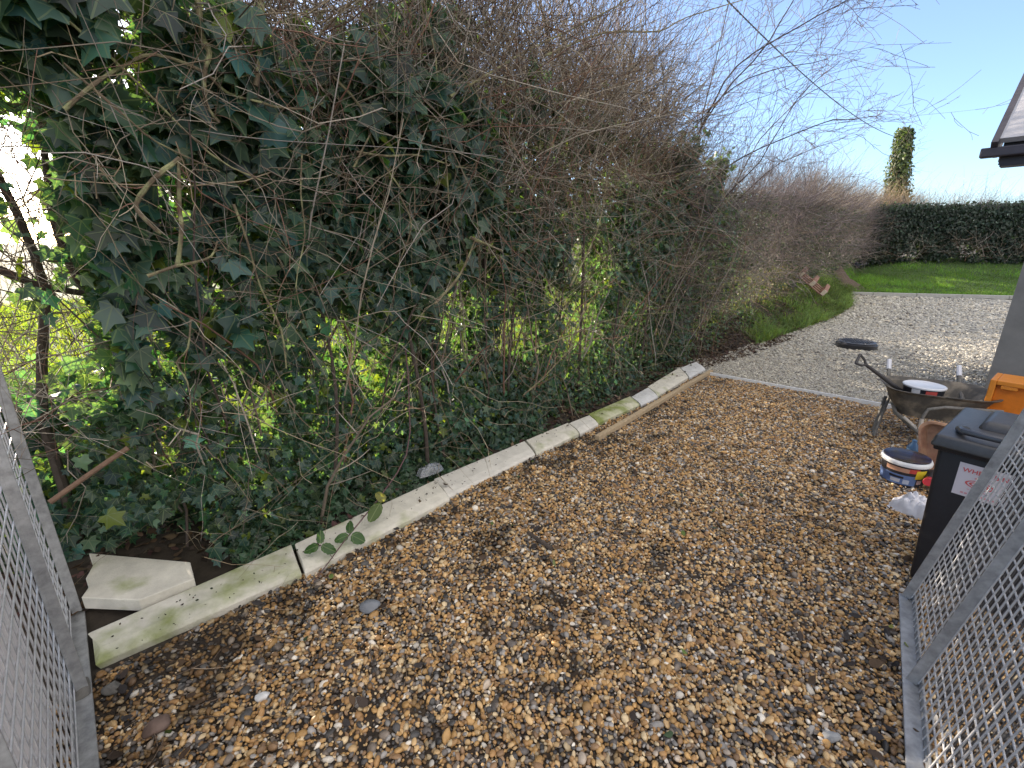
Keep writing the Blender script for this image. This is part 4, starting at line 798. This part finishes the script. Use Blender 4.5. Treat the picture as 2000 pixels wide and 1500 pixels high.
# ------------------------------------------------------------------ mesh gates
def gate(name_pts, label, lean, bars, h, back_sign, diamond, L, rail_z=.045, rear=True, cell=.047):
    o, d = Vector((*name_pts[0], 0)), Vector((*name_pts[1], 0)).normalized()
    m = Vector((d.y, -d.x, 0)) * back_sign; up = (Vector((0, 0, 1)) + m * lean).normalized(); nrm = d.cross(up).normalized()
    root = empty('mesh_gate', o, label, 'gate')
    for s in bars:
        c = o + d * s
        MB().box(c + Vector((0, 0, rail_z)) + up * (h / 2), (.042, .012, h), ax=(d, nrm, up)).box(c + Vector((0, 0, rail_z)) + up * (h / 2) + d * .018 - m * .018, (.006, .030, h - .01), ax=(d, nrm, up)).build('upright', M_galv, root, bevel=.0025)
    MB().box(o + d * (L / 2) + Vector((0, 0, rail_z - .012)) - m * .012, (L + .04, .055, .012), ax=(d, m, Vector((0, 0, 1)))).box(o + d * (L / 2) + m * .018 + Vector((0, 0, rail_z + .016)), (L + .04, .008, .045), ax=(d, m, Vector((0, 0, 1)))).build('bottom_rail', M_galv, root, bevel=.003)
    MB().box(o + d * (L / 2) + Vector((0, 0, rail_z)) + up * (h + .012), (L + .05, .05, .04), ax=(d, nrm, up)).build('top_rail', M_galv, root, bevel=.003)
    Pn = []; off = m * .012
    base = o + Vector((0, 0, rail_z + .01)) + off
    if diamond:
        sp = .08; sl = 1.25
        for sg in (1, -1):
            for k in range(int((L + h / sl) / sp) + 2):
                s0 = k * sp - (h / sl if sg > 0 else 0); a0, a1 = s0, s0 + h / sl
                if sg < 0: a0, a1 = a1, a0
                t0 = 0; t1 = 1
                def cl(v, A, B):
                    return None if A == B else (v - A) / (B - A)
                lo, hi = 0, 1
                for v in (0, L):
                    t = cl(v, a0, a1)
                    if t is not None:
                        if v == 0: (lo, hi) = (max(lo, t), hi) if a1 > a0 else (lo, min(hi, t))
                        else: (lo, hi) = (lo, min(hi, t)) if a1 > a0 else (max(lo, t), hi)
                if hi - lo < .02: continue
                q = [base + d * (a0 + (a1 - a0) * (lo + (hi - lo) * i / 24)) + up * (h * (lo + (hi - lo) * i / 24)) + nrm * (.003 * sg) for i in range(25)]
                Pn.append(np.array([tuple(v) for v in q]))
    else:
        for k in range(int(L / cell)): q = [base + d * (.02 + k * cell) + up * (h * i / 24) + nrm * .0032 for i in range(25)]; Pn.append(np.array([tuple(v) for v in q]))
        for k in range(int(h / cell)): q = [base + d * (L * i / 24) + up * (.02 + k * cell) - nrm * .0032 for i in range(25)]; Pn.append(np.array([tuple(v) for v in q]))
    Pn = np.array(Pn); V, F, _ = tubes(Pn, np.full(Pn.shape[:2], .0033), 5); arr_obj('mesh_panel', V, F, M_galvw, root, smooth=True)
    if rear:
        Pn = []
        b2 = base + m * .055
        for k in range(int(L / .0235)): q = [b2 + d * (.02 + k * .0235) + up * (h * i / 6) for i in range(7)]; Pn.append(np.array([tuple(v) for v in q]))
        for k in range(int(h / .16)): q = [b2 + d * (L * i / 6) + up * (.05 + k * .16) for i in range(7)]; Pn.append(np.array([tuple(v) for v in q]))
        Pn = np.array(Pn); V, F, _ = tubes(Pn, np.full(Pn.shape[:2], .0026), 4); arr_obj('rear_mesh_panel', V, F, M_dwire, root, smooth=True)
    return root
gate([(-2.18, 1.86), (.69, -.72)], 'left galvanised mesh gate leaf swung open against the hedge', 0, [0, .585, 1.7], 1.75, 1, False, 1.7, rear=False, cell=.07)
gate([(2.06, 1.965), (-.61, -.79)], 'right galvanised mesh gate leaf leaning against the wheelie bin', .185, [0, .61, 1.5], 1.45, -1, False, 1.5)
# pale boarding behind the left gate
pbm = mat('pale_painted_boards', (.82, .79, .78), .75, var=.12, vscale=5)
d = Vector((.69, -.72, 0)).normalized(); m = Vector((-.72, -.69, 0)).normalized(); mb = MB()
for k in range(6): mb.box(Vector((-2.18, 1.86, 0)) + d * (.66 + .17 * k + .085) + m * .085 + Vector((0, 0, .56)), (.166, .02, 1.0), ax=(d, m, Vector((0, 0, 1))))
tag(mb.build('board_panel', pbm, bevel=.002), 'pale pinkish vertical board panel standing behind the left mesh gate', 'panel')

# ------------------------------------------------------------------ bramble arching over the copings
def cpt(u, w, z): x, y = xyw(u, w); return Vector((float(x), float(y), z))
st = [(1.2, -.62, 1.25), (1.12, -.48, .85), (.98, -.3, .5), (.9, -.25, .36), (.78, -.2, .28), (.56, -.12, .19), (.38, -.05, .14), (.26, 0, .11), (.13, .05, .06), (.0, .13, .05)]
bm_ = empty('bramble', cpt(1.2, -.62, .1), 'purple bramble stem with three leaflet sprays arching over the second coping', 'bramble')
MB().tube([cpt(*p) for p in st], [.0055, .0052, .005, .0048, .0045, .004, .004, .0036, .003, .002], 7).build('stem', mat('bramble_stem', (.10, .05, .055), .6, var=.2, vscale=30), bm_, smooth=True)
def blf(base, tip, nr, size, col):
    n = 17; a = np.linspace(0, 2 * np.pi, 24, endpoint=False); r_ = np.array([1 + .05 * (i % 2) for i in range(24)])
    sh = np.concatenate([[(0, .5)], np.stack([.36 * np.sin(a) * r_ * (1 + .15 * np.cos(a)), .52 - .52 * np.cos(a) * r_], 1)]); F = np.array([(0, i, i % 24 + 1) for i in range(1, 25)])
    return leaves(np.array([tuple(base)]), np.array([nr], float), np.array([tip], float), np.array([size]), np.array([col]), sh, F, .2)
LV = []; vw = np.array([N[0] * .6 - .1, N[1] * .6 - .3, .75])
G1 = (.035, .085, .03)
LV.append(blf(cpt(.55, -.06, .21), (-.3, -.2, -.55), vw, .125, (.06, .10, .03))); LV.append(blf(cpt(.57, -.03, .23), (-.5, .2, .35), vw, .075, (.16, .16, .04)))
for c, s in ((cpt(.13, -.03, .14), .085), (cpt(.30, 0, .135), .085)):
    for an, k in ((-.3, 1.), (1.7, .85), (3.6, .9)):
        t = np.array([math.cos(an) * .9, math.sin(an) * .5, -.15 + .4 * math.sin(an)]); LV.append(blf(c + Vector(tuple(t * .012)), t, vw + rng.normal(size=3) * .2, s * k, np.array(G1) * random.uniform(.8, 1.2)))
for i, l in enumerate(LV): arr_obj('leaf', l[0], l[1], M_leaf, bm_, col=l[2], lc=l[3])
MB().tube([cpt(.16, .05, .07), cpt(.15, .0, .11), cpt(.13, -.03, .14)], .0016, 5).build('leaf_stalk', bpy.data.materials['bramble_stem'], bm_)
MB().tube([cpt(.26, 0, .11), cpt(.28, 0, .125), cpt(.30, 0, .135)], .0016, 5).build('leaf_stalk', bpy.data.materials['bramble_stem'], bm_)
# clear plastic scrap behind the copings
import bmesh
def crumple(name, c, sx, sy, h, m, label, cat, seed, rz=0, res=26):
    r = np.random.default_rng(seed); g = np.linspace(-1, 1, res); A, B = np.meshgrid(g, g)
    ed = np.clip(1 - (np.abs(A) ** 2.5 + np.abs(B) ** 2.5), 0, 1) ** .5
    f = vnoise(A, B, 2.1, seed) * .6 + np.abs(vnoise(A, B, 4.2, seed + 1) - .5) * .9 + np.abs(vnoise(A, B, 8, seed + 2) - .5) * .4
    Zt = ed * h * (.35 + f); ox = .18 * (vnoise(A, B, 1.7, seed + 3) - .5); oy = .18 * (vnoise(A, B, 1.7, seed + 4) - .5)
    X = (A + ox) * sx / 2; Y = (B + oy) * sy / 2; cz, szn = math.cos(rz), math.sin(rz)
    V = np.stack([c[0] + X * cz - Y * szn, c[1] + X * szn + Y * cz, c[2] + Zt], -1).reshape(-1, 3)
    i = (np.arange(res - 1)[:, None] * res + np.arange(res - 1)[None]).ravel(); F = np.stack([i, i + 1, i + 1 + res, i + res], 1)
    keep = (A ** 4 + B ** 4 < 1.05 + .25 * vnoise(A, B, 3, seed + 6)).reshape(-1)[F].all(1)
    return tag(arr_obj(name, V, F[keep], m, smooth=True, loc=c), label, cat)
clr = mat('clear_plastic', (.6, .65, .72), .12, spec=.8); clr.node_tree.nodes['Principled BSDF'].inputs['Transmission Weight'].default_value = .75
x, y = xyw(1.16, -.34); crumple('plastic_scrap', (float(x), float(y), .09), .22, .1, .07, clr, 'crumpled clear plastic scrap behind the joint of the second and third copings', 'litter', 3, .75)

# ------------------------------------------------------------------ wheelie bin
f = Vector((.60, -.80, 0)).normalized(); dd = Vector((.80, .60, 0)).normalized(); zz = Vector((0, 0, 1)); B0 = Vector((2.18, 2.12, 0))
wb = empty('wheelie_bin', B0 + f * .22 + dd * .25, 'dark grey wheelie bin with lid shut and white red lettered sticker, behind the right gate', 'wheelie bin')
bpl = mat('dark_bin_plastic', (.016, .017, .022), .5, var=.2, vscale=14, bump=.08, bscale=200); lpl = mat('grey_lid_plastic', (.05, .05, .052), .42, var=.25, vscale=10, bump=.08, bscale=90)
def q(a, b, z): return B0 + f * a + dd * b + zz * z
MB().hexa([q(0, .03, .02), q(.44, .03, .02), q(.44, .42, .02), q(0, .42, .02)], [q(-.03, 0, .83), q(.47, 0, .83), q(.47, .54, .83), q(-.03, .54, .83)]).build('body', bpl, wb, bevel=.022, smooth=True, seg=3)
MB().hexa([q(-.045, -.018, .80), q(.485, -.018, .80), q(.485, .555, .80), q(-.045, .555, .80)], [q(-.05, -.025, .845), q(.49, -.025, .845), q(.49, .56, .845), q(-.05, .56, .845)]).build('rim', bpl, wb, bevel=.008, smooth=True)
ld = MB().hexa([q(-.06, -.045, .825), q(.50, -.045, .825), q(.50, .57, .848), q(-.06, .57, .848)], [q(-.045, -.03, .885), q(.485, -.03, .885), q(.485, .56, .905), q(-.045, .56, .905)]).build('lid', lpl, wb, bevel=.014, smooth=True, seg=3)
def lidpart(mb, name, bevel, m=lpl): o = mb.build(name, m, ld, bevel=bevel, smooth=True, seg=3); o.location = -Vector(wloc(wb)) + Vector(wloc(wb)); return o
lidpart(MB().hexa([q(.06, .20, .885), q(.38, .20, .885), q(.38, .50, .895), q(.06, .50, .895)], [q(.085, .225, .935), q(.355, .225, .935), q(.355, .47, .945), q(.085, .47, .945)]), 'raised_panel', .02)
lidpart(MB().hexa([q(.40, .20, .886), q(.475, .20, .886), q(.475, .50, .9), q(.40, .50, .9)], [q(.41, .21, .912), q(.465, .21, .912), q(.465, .49, .925), q(.41, .49, .925)]), 'raised_panel', .01)
lidpart(MB().tube([q(.03, .16, .885), q(.02, .08, .905), q(.04, .02, .915), q(.12, .0, .918), q(.21, .0, .918), q(.27, .03, .912), q(.28, .09, .90), q(.275, .12, .885)], [.02, .019, .017, .015, .015, .016, .018, .018], 10), 'handle', 0, mat('lid_handle', (.05, .053, .063), .3))
MB().tube([q(.04, .60, .86), q(.40, .60, .86)], .014, 10).tube([q(.06, .55, .86), q(.06, .60, .86)], .014, 8).tube([q(.38, .55, .86), q(.38, .60, .86)], .014, 8).build('hinge_bar', bpl, wb, smooth=True)
for a in (-.01, .40): MB().lathe(q(a, .45, .10), [(.03, 0), (.095, .004), (.1, .02), (.1, .04), (.03, .05)], 24, ax=(dd, zz, f)).build('wheel', bpl, wb, smooth=True)
# sticker on the sloping front
nf = -dd; slope = (q(0, 0, .83) - q(0, .03, .02)).normalized(); outn = f.cross(slope).normalized(); outn = outn if outn.dot(nf) > 0 else -outn
def fp(a, h): return q(0, .03, .02) + f * a + slope * h
stk = mat('white_sticker', (.60, .57, .62), .5, var=.05); red = mat('red_print', (.58, .10, .10), .6); pink = mat('faded_red_print', (.60, .30, .32), .6)
S0 = fp(.065, .575); sw, sh = .195, .172
sk = MB().box(S0 + f * (sw / 2) + slope * (sh / 2) + outn * .0025, (sw, sh, .002), ax=(f, slope, outn)).build('sticker', stk, wb)
lett = text_mb('WHEEL BIN', .0315, S0 + f * .016 + slope * .128 + outn * .004, (f, slope, outn)); lett.build('lettering', red, sk)
def ring(cx, cy, rx, ry, wd): 
    mb = MB(); n = 28; vs = []; fs = []
    for i in range(n):
        a = 2 * math.pi * i / n
        for k in (1, 1 - wd): vs.append(S0 + f * (cx + rx * k * math.copysign(abs(math.cos(a)) ** 1.5, math.cos(a))) + slope * (cy + ry * k * math.sin(a)) + outn * .0042)
    for i in range(n): j = (i + 1) % n; fs.append((2 * i, 2 * j, 2 * j + 1, 2 * i + 1))
    return mb.add(vs, fs)
em = ring(.088, .075, .052, .024, .16); e2 = ring(.088, .075, .037, .015, .25); em.add(e2.v, e2.f); em.build('emblem', red, sk)
for x0, x1, y0, h in ((.03, .175, .018, .009), (.05, .125, .043, .004), (.065, .112, .107, .008)):
    k = x0; ln = MB()
    while k < x1: wd_ = random.uniform(.006, .014); ln.box(S0 + f * (k + wd_ / 2) + slope * y0 + outn * .0042, (wd_, h, .0008), ax=(f, slope, outn)); k += wd_ + .004
    ln.build('small_print', pink, sk)

# ------------------------------------------------------------------ wheelbarrow with tub and spade
b = Vector((.884, -.467, 0)).normalized(); a = Vector((.467, .884, 0)).normalized(); O = Vector((3.42, 3.93, 0))
def w_(p, r_, h): return O + a * p + b * r_ + zz * h
wbr = empty('wheelbarrow', w_(.3, .3, 0), 'dirty grey wheelbarrow with white taped grips holding a lidded tub', 'wheelbarrow')
tray_m = mat('dirty_barrow_tray', (.075, .068, .058), .75, col2=(.20, .17, .13), vscale=9, thr=(.45, .65), var=.35, bump=.3); fr_m = mat('barrow_frame', (.13, .125, .115), .6, var=.4, vscale=15); palef = mat('pale_worn_frame', (.42, .39, .35), .7, var=.25, vscale=20)
def loop(p0, p1, r0, r1, h, n=36, e=3.6, tiltp=0):
    o = []
    for i in range(n):
        t = 2 * math.pi * i / n; c, s = math.cos(t), math.sin(t); c = math.copysign(abs(c) ** (2 / e), c); s = math.copysign(abs(s) ** (2 / e), s)
        p = (p0 + p1) / 2 + (p1 - p0) / 2 * c; o.append(w_(p, (r0 + r1) / 2 + (r1 - r0) / 2 * s, h + tiltp * (p - p0)))
    return o
LP = [loop(.10, .50, .10, .62, .29), loop(.02, .60, .01, .74, .505), loop(-.015, .64, -.025, .775, .525), loop(-.02, .645, -.03, .78, .535), loop(-.008, .63, -.015, .765, .535), loop(.035, .585, .025, .725, .51), loop(.115, .485, .115, .605, .305)]
vs = [p for l in LP for p in l]; n = 36; fs = [(i * n + k, i * n + (k + 1) % n, (i + 1) * n + (k + 1) % n, (i + 1) * n + k) for i in range(len(LP) - 1) for k in range(n)] + [tuple(range(n))[::-1], tuple((len(LP) - 1) * n + k for k in range(n))]
MB().add(vs, fs).build('tray', tray_m, wbr, smooth=True)
for r_ in (.08, .62):
    MB().tube([w_(-.1, .3 + (r_ - .35) * .25, .2), w_(.12, r_, .30), w_(.45, r_, .40), w_(.62, r_, .50), w_(.74, r_, .64)], .017, 8).build('handle', fr_m, wbr, smooth=True)
    MB().tube([w_(.69, r_, .58), w_(.76, r_, .665)], .021, 10).build('grip', mat('white_tape', (.62, .63, .68), .5), wbr, smooth=True)
for r_ in (.02, .62): MB().tube([w_(.40, r_ + .05, .36), w_(.30, r_ + .0, .16), w_(.22, r_ - .03, .02), w_(.36, r_ - .02, .02), w_(.52, r_ + .05, .34)], .014, 8).build('leg', fr_m, wbr, smooth=True)
MB().tube([w_(-.045, .72, .475), w_(-.05, .36, .455), w_(-.055, .25, .42), w_(-.06, .225, .33)], .014, 8).build('front_hoop', fr_m, wbr, smooth=True)
MB().tube([w_(-.06, .225, .33), w_(-.07, .23, .2), w_(-.05, .30, .03)], [.015, .017, .02], 8).tube([w_(.02, .12, .30), w_(-.05, .20, .24), w_(-.07, .235, .16)], .014, 8).build('front_frame', palef, wbr, smooth=True)
wh = MB().lathe(w_(.02, .47, .15), [(.05, 0), (.10, .0), (.14, -.005), (.15, .02), (.15, .05), (.14, .075), (.10, .07), (.05, .07)], 28, ax=(a, zz, b)).build('wheel', blk, wbr, smooth=True)
tc = w_(.26, .27, 0); tc.z = 0
tb = empty('tub', (tc.x, tc.y, .31), 'black tub with flat white lid sitting in the wheelbarrow', 'tub')
MB().lathe((tc.x, tc.y, .31), [(.125, 0), (.15, .235), (.153, .24)], 36).build('body', mat('navy_tub', (.02, .022, .03), .4), tb, smooth=True)
MB().lathe((tc.x, tc.y, .545), [(.156, 0), (.158, .012), (.15, .018), (.147, .016)], 40).build('lid', mat('white_lid', (.60, .62, .66), .4, var=.06), tb, smooth=True)
def patch(c, r, a0, a1, z0, z1, dr=.0015, r1=None, n=10):
    mb = MB(); vs = []; fs = []; r1 = r if r1 is None else r1
    for i in range(n + 1):
        an = R(a0 + (a1 - a0) * i / n)
        for z, rr in ((z0, r), (z1, r1)): vs.append(Vector((c[0] + (rr + dr) * math.cos(an), c[1] + (rr + dr) * math.sin(an), z)))
    for i in range(n): fs.append((2 * i, 2 * i + 2, 2 * i + 3, 2 * i + 1))
    return mb.add(vs, fs)
patch(tc, .144, -165, -140, .5, .54, r1=.148).build('label', mat('white_label', (.6, .6, .62), .5), tb); patch(tc, .1445, -125, -92, .48, .535, r1=.148).build('label', mat('red_label', (.40, .06, .05), .5), tb)
sp = empty('spade', (3.45, 3.9, .5), 'dark plastic handled spade leaning out of the wheelbarrow', 'spade')
s0 = Vector((3.29, 4.15, .72)); s1 = Vector((3.62, 4.14, .50)); sdv = (s0 - s1).normalized(); pl = (sdv.cross(Vector((.62, .78, -.2))).normalized() * .8 + Vector((.5, -.4, 0))).normalized(); pl = (pl - sdv * pl.dot(sdv)).normalized()
spm = mat('grey_spade_plastic', (.045, .043, .046), .5, var=.2)
MB().tube([s1 - sdv * .15, s1, s0], [.019, .019, .015], 10).build('shaft', spm, sp, smooth=True)
ga = s0 + sdv * .10
MB().tube([s0, s0 + sdv * .03 + pl * .03, ga + pl * .05], .011, 8).tube([s0, s0 + sdv * .03 - pl * .03, ga - pl * .05], .011, 8).tube([ga - pl * .052, ga + pl * .052], .0125, 8).build('grip', spm, sp, smooth=True)
MB().box(s1 - sdv * .20, (.17, .20, .006), ax=(pl, sdv, pl.cross(sdv))).build('blade', spm, sp, bevel=.002)

# rusty tray stood on end
rm = mat('rusty_red_brown', (.24, .125, .085), .8, col2=(.33, .21, .14), vscale=7, thr=(.45, .65), var=.3, bump=.25); T0 = Vector((3.26, 3.44, 0)); tn = -dd
def rl(m, off, s):
    o = []; Wt, Ht = .36, .45; rc = .09
    pts = []
    for cx, cy, a0 in ((Wt - rc, Ht - rc, 0), (rc, Ht - rc, 90), (rc + .06, rc, 180), (Wt - rc - .06, rc, 270)):
        for k in range(7): an = R(a0 + 15 * k); pts.append((cx + rc * math.cos(an), cy + rc * math.sin(an)))
    for x, y in pts: x = Wt / 2 + (x - Wt / 2) * s; y = Ht / 2 + (y - Ht / 2) * s; o.append(T0 + f * x + zz * (y + .005) + dd * (off + .16 * (1 - y / Ht) * 0 + .1 * y))
    return o
LP = [rl(0, .0, 1.0), rl(0, -.006, .99), rl(0, -.004, .90), rl(0, .10, .78), rl(0, .106, .80), rl(0, .004, .95)]
n = 28; vs = [p for l in LP for p in l]; fs = [(i * n + k, i * n + (k + 1) % n, ((i + 1) % 6) * n + (k + 1) % n, ((i + 1) % 6) * n + k) for i in range(6) if i != 3 for k in range(n)] + [tuple(3 * n + k for k in range(n)), tuple(4 * n + k for k in range(n))[::-1]]
tag(MB().add(vs, fs).build('metal_tray', rm, smooth=True), 'rusty red brown tray stood on end between the wheelie bin and wheelbarrow', 'tray')

# paint tub, bottle, bag
c = Vector((3.06, 3.25, 0)); pt = empty('paint_tub', c, 'blue and black labelled paint tub with white rim and navy lid on the gravel', 'paint tub')
MB().lathe((c.x, c.y, .01), [(.128, 0), (.132, .004), (.147, .19)], 40).build('body', mat('black_tub', (.02, .02, .026), .4), pt, smooth=True)
MB().lathe((c.x, c.y, .185), [(.150, 0), (.158, .004), (.160, .02), (.157, .028), (.152, .036), (.146, .036)], 44).build('rim', mat('white_rim', (.58, .6, .63), .4, var=.06), pt, smooth=True)
MB().lathe((c.x, c.y, .214), [(.1445, 0), (.1445, .016), (.13, .013), (.10, .010), (.02, .010)], 44).build('lid', mat('navy_lid', (.018, .022, .05), .18, col2=(.035, .03, .025), vscale=9), pt, smooth=True)
for a0, a1, z0, z1, cl_, nm in ((-215, -95, .025, .105, (.10, .17, .36), 'blue_label'), (-178, -118, .128, .162, (.45, .25, .17), 'orange_label'), (-118, -92, .13, .165, (.45, .06, .05), 'red_label2'), (-100, -68, .085, .155, (.62, .48, .03), 'yellow_label'), (-165, -128, .075, .092, (.015, .015, .02), 'black_print'), (-160, -135, .04, .068, (.5, .52, .58), 'pale_print'), (-128, -112, .035, .07, (.42, .48, .6), 'pale_blue_print'), (-92, -76, .04, .075, (.35, .25, .25), 'brown_print')):
    r0 = .132 + .015 * (z0 - .014) / .19; r1 = .132 + .015 * (z1 - .014) / .19
    patch(c, r0, a0, a1, z0 + .01, z1 + .01, .002 + .0008 * ('print' in nm) + .001 * (nm == 'yellow_label'), r1).build('label', mat(nm, cl_, .5, var=.1), pt)
bt = empty('bottle', (3.13, 3.05, .09), 'red capped dark bottle lying between the paint tub and the bin', 'bottle')
bd = Vector((.72, .62, -.12)).normalized(); c0 = Vector((3.05, 3.02, .125)); bx = Vector((bd.y, -bd.x, 0)).normalized(); by = bd.cross(bx)
MB().lathe(c0, [(.028, 0), (.031, .004), (.031, .05), (.027, .054)], 24, ax=(bx, by, bd)).build('cap', mat('red_plastic', (.36, .018, .03), .35), bt, smooth=True)
MB().lathe(c0 + bd * .055, [(.026, 0), (.028, .02), (.045, .06), (.045, .2), (.04, .205)], 24, ax=(bx, by, bd)).build('body', blk, bt, smooth=True)
crumple('plastic_bag', (2.83, 2.80, .012), .36, .24, .11, mat('white_polythene', (.62, .62, .66), .45, var=.06), 'crumpled dirty white plastic bag on the gravel beside the wheelie bin', 'bag', 12, -1.0, 40)
MB_b = MB().lathe((3.42, 3.60, .02), [(.035, 0), (.04, .01), (.04, .12), (.018, .16), (.018, .18)], 20).build('bottle', mat('blue_plastic', (.06, .16, .32), .35), smooth=True); tag(MB_b, 'small blue plastic bottle half hidden behind the rusty tray', 'bottle')

# ------------------------------------------------------------------ orange crate
e = Vector((.62, -.785, 0)).normalized(); bk = Vector((.785, .62, 0)).normalized(); K0 = Vector((4.05, 3.74, 0))
cr = empty('plastic_crate', K0 + e * .3 + bk * .17, 'orange plastic crate standing on end in front of the grey wall', 'crate')
org = mat('orange_plastic', (.62, .215, .022), .45, var=.12, vscale=12); org2 = mat('orange_crate_floor', (.62, .17, .008), .5, var=.15, vscale=9)
def k_(x, y, z): return K0 + e * x + bk * y + zz * z
hh = .70; wd = .62; fr = MB()
fr.box(k_(.02, .17, hh / 2), (.04, .34, hh), ax=(e, bk, zz)).box(k_(wd - .02, .17, hh / 2), (.04, .34, hh), ax=(e, bk, zz)).box(k_(wd / 2, .17, hh - .02), (wd - .08, .34, .04), ax=(e, bk, zz)).box(k_(wd / 2, .17, .02), (wd - .08, .34, .04), ax=(e, bk, zz)).build('frame', org, cr, bevel=.006)
MB().box(k_(wd / 2, .06, hh / 2), (wd - .08, .02, hh - .08), ax=(e, bk, zz)).build('floor_panel', org2, cr, bevel=.003)
MB().box(k_(.12, .025, hh - .055), (.10, .04, .03), ax=(e, bk, zz)).box(k_(.40, .025, hh - .055), (.22, .035, .028), ax=(e, bk, zz)).build('tab', org, cr, bevel=.004)

# ------------------------------------------------------------------ grey shed on the right
wv = Vector((.64, -.77, 0)).normalized(); wn = Vector((-.77, -.64, 0)).normalized(); Cw = Vector((5.05, 4.70, 0))
sh = empty('shed', Cw + wv * 2 - wn * 1.2, 'dark grey clad shed wall with overhanging dark eaves at the right edge', 'shed')
gw = mat('grey_cladding', (.18, .18, .175), .7, var=.18, vscale=3, bump=.1); dk = mat('dark_fascia', (.035, .032, .045), .5, var=.2); plp = mat('pale_soffit', (.48, .46, .45), .7, var=.1); rt = mat('pale_roof_felt', (.34, .34, .36), .6, var=.15)
def s_(x, y, z): return Cw + wv * x - wn * y + zz * z      # y = away from the yard
MB().box(s_(2.5, .06, 1.27), (5, .12, 2.54), ax=(wv, -wn, zz)).build('wall', gw, sh)
gp = [(0.005, 0), (2.8, 0), (2.8, 2.54 + .2), (1.4, 3.72), (.12, 2.60), (.005, 2.52)]
MB().prism([(y, z) for y, z in gp], .12, s_(.0, .115, 0), (-wn, zz, wv)).build('wall', gw, sh)
MB().box(s_(1.9, -.235, 2.63), (4.8, .10, .085), ax=(wv, -wn, zz)).build('gutter', dk, sh, bevel=.01)
MB().box(s_(2.0, -.10, 2.53), (4.7, .16, .05), ax=(wv, -wn, zz)).build('soffit', dk, sh)
MB().box(s_(2.0, -.175, 2.645), (4.72, .02, .25), ax=(wv, -wn, zz)).build('fascia', dk, sh)
sl_ = (-wn * math.cos(R(42)) + zz * math.sin(R(42))).normalized(); up = wv.cross(sl_).normalized(); up = up if up.z > 0 else -up
rs = s_(0, -.25, 2.70)
MB().box(rs + wv * 2.0 + sl_ * 1.1 + up * .03, (4.78, 2.2, .05), ax=(wv, sl_, up)).build('roof', rt, sh)
MB().box(rs - wv * .40 + sl_ * 1.1 - up * .075, (.03, 2.2, .15), ax=(wv, sl_, up)).build('barge_board', plp, sh, bevel=.004)
MB().box(rs - wv * .41 + sl_ * 1.1 + up * .03, (.05, 2.3, .06), ax=(wv, sl_, up)).build('verge_trim', dk, sh, bevel=.004)
MB().box(rs - wv * .20 + sl_ * 1.15 - up * .05, (.35, 2.1, .015), ax=(wv, sl_, up)).build('verge_soffit', plp, sh)
MB().box(s_(-.22, -.10, 2.60), (.3, .13, .10), ax=(wv, -wn, zz)).build('box_end', plp, sh, bevel=.004)
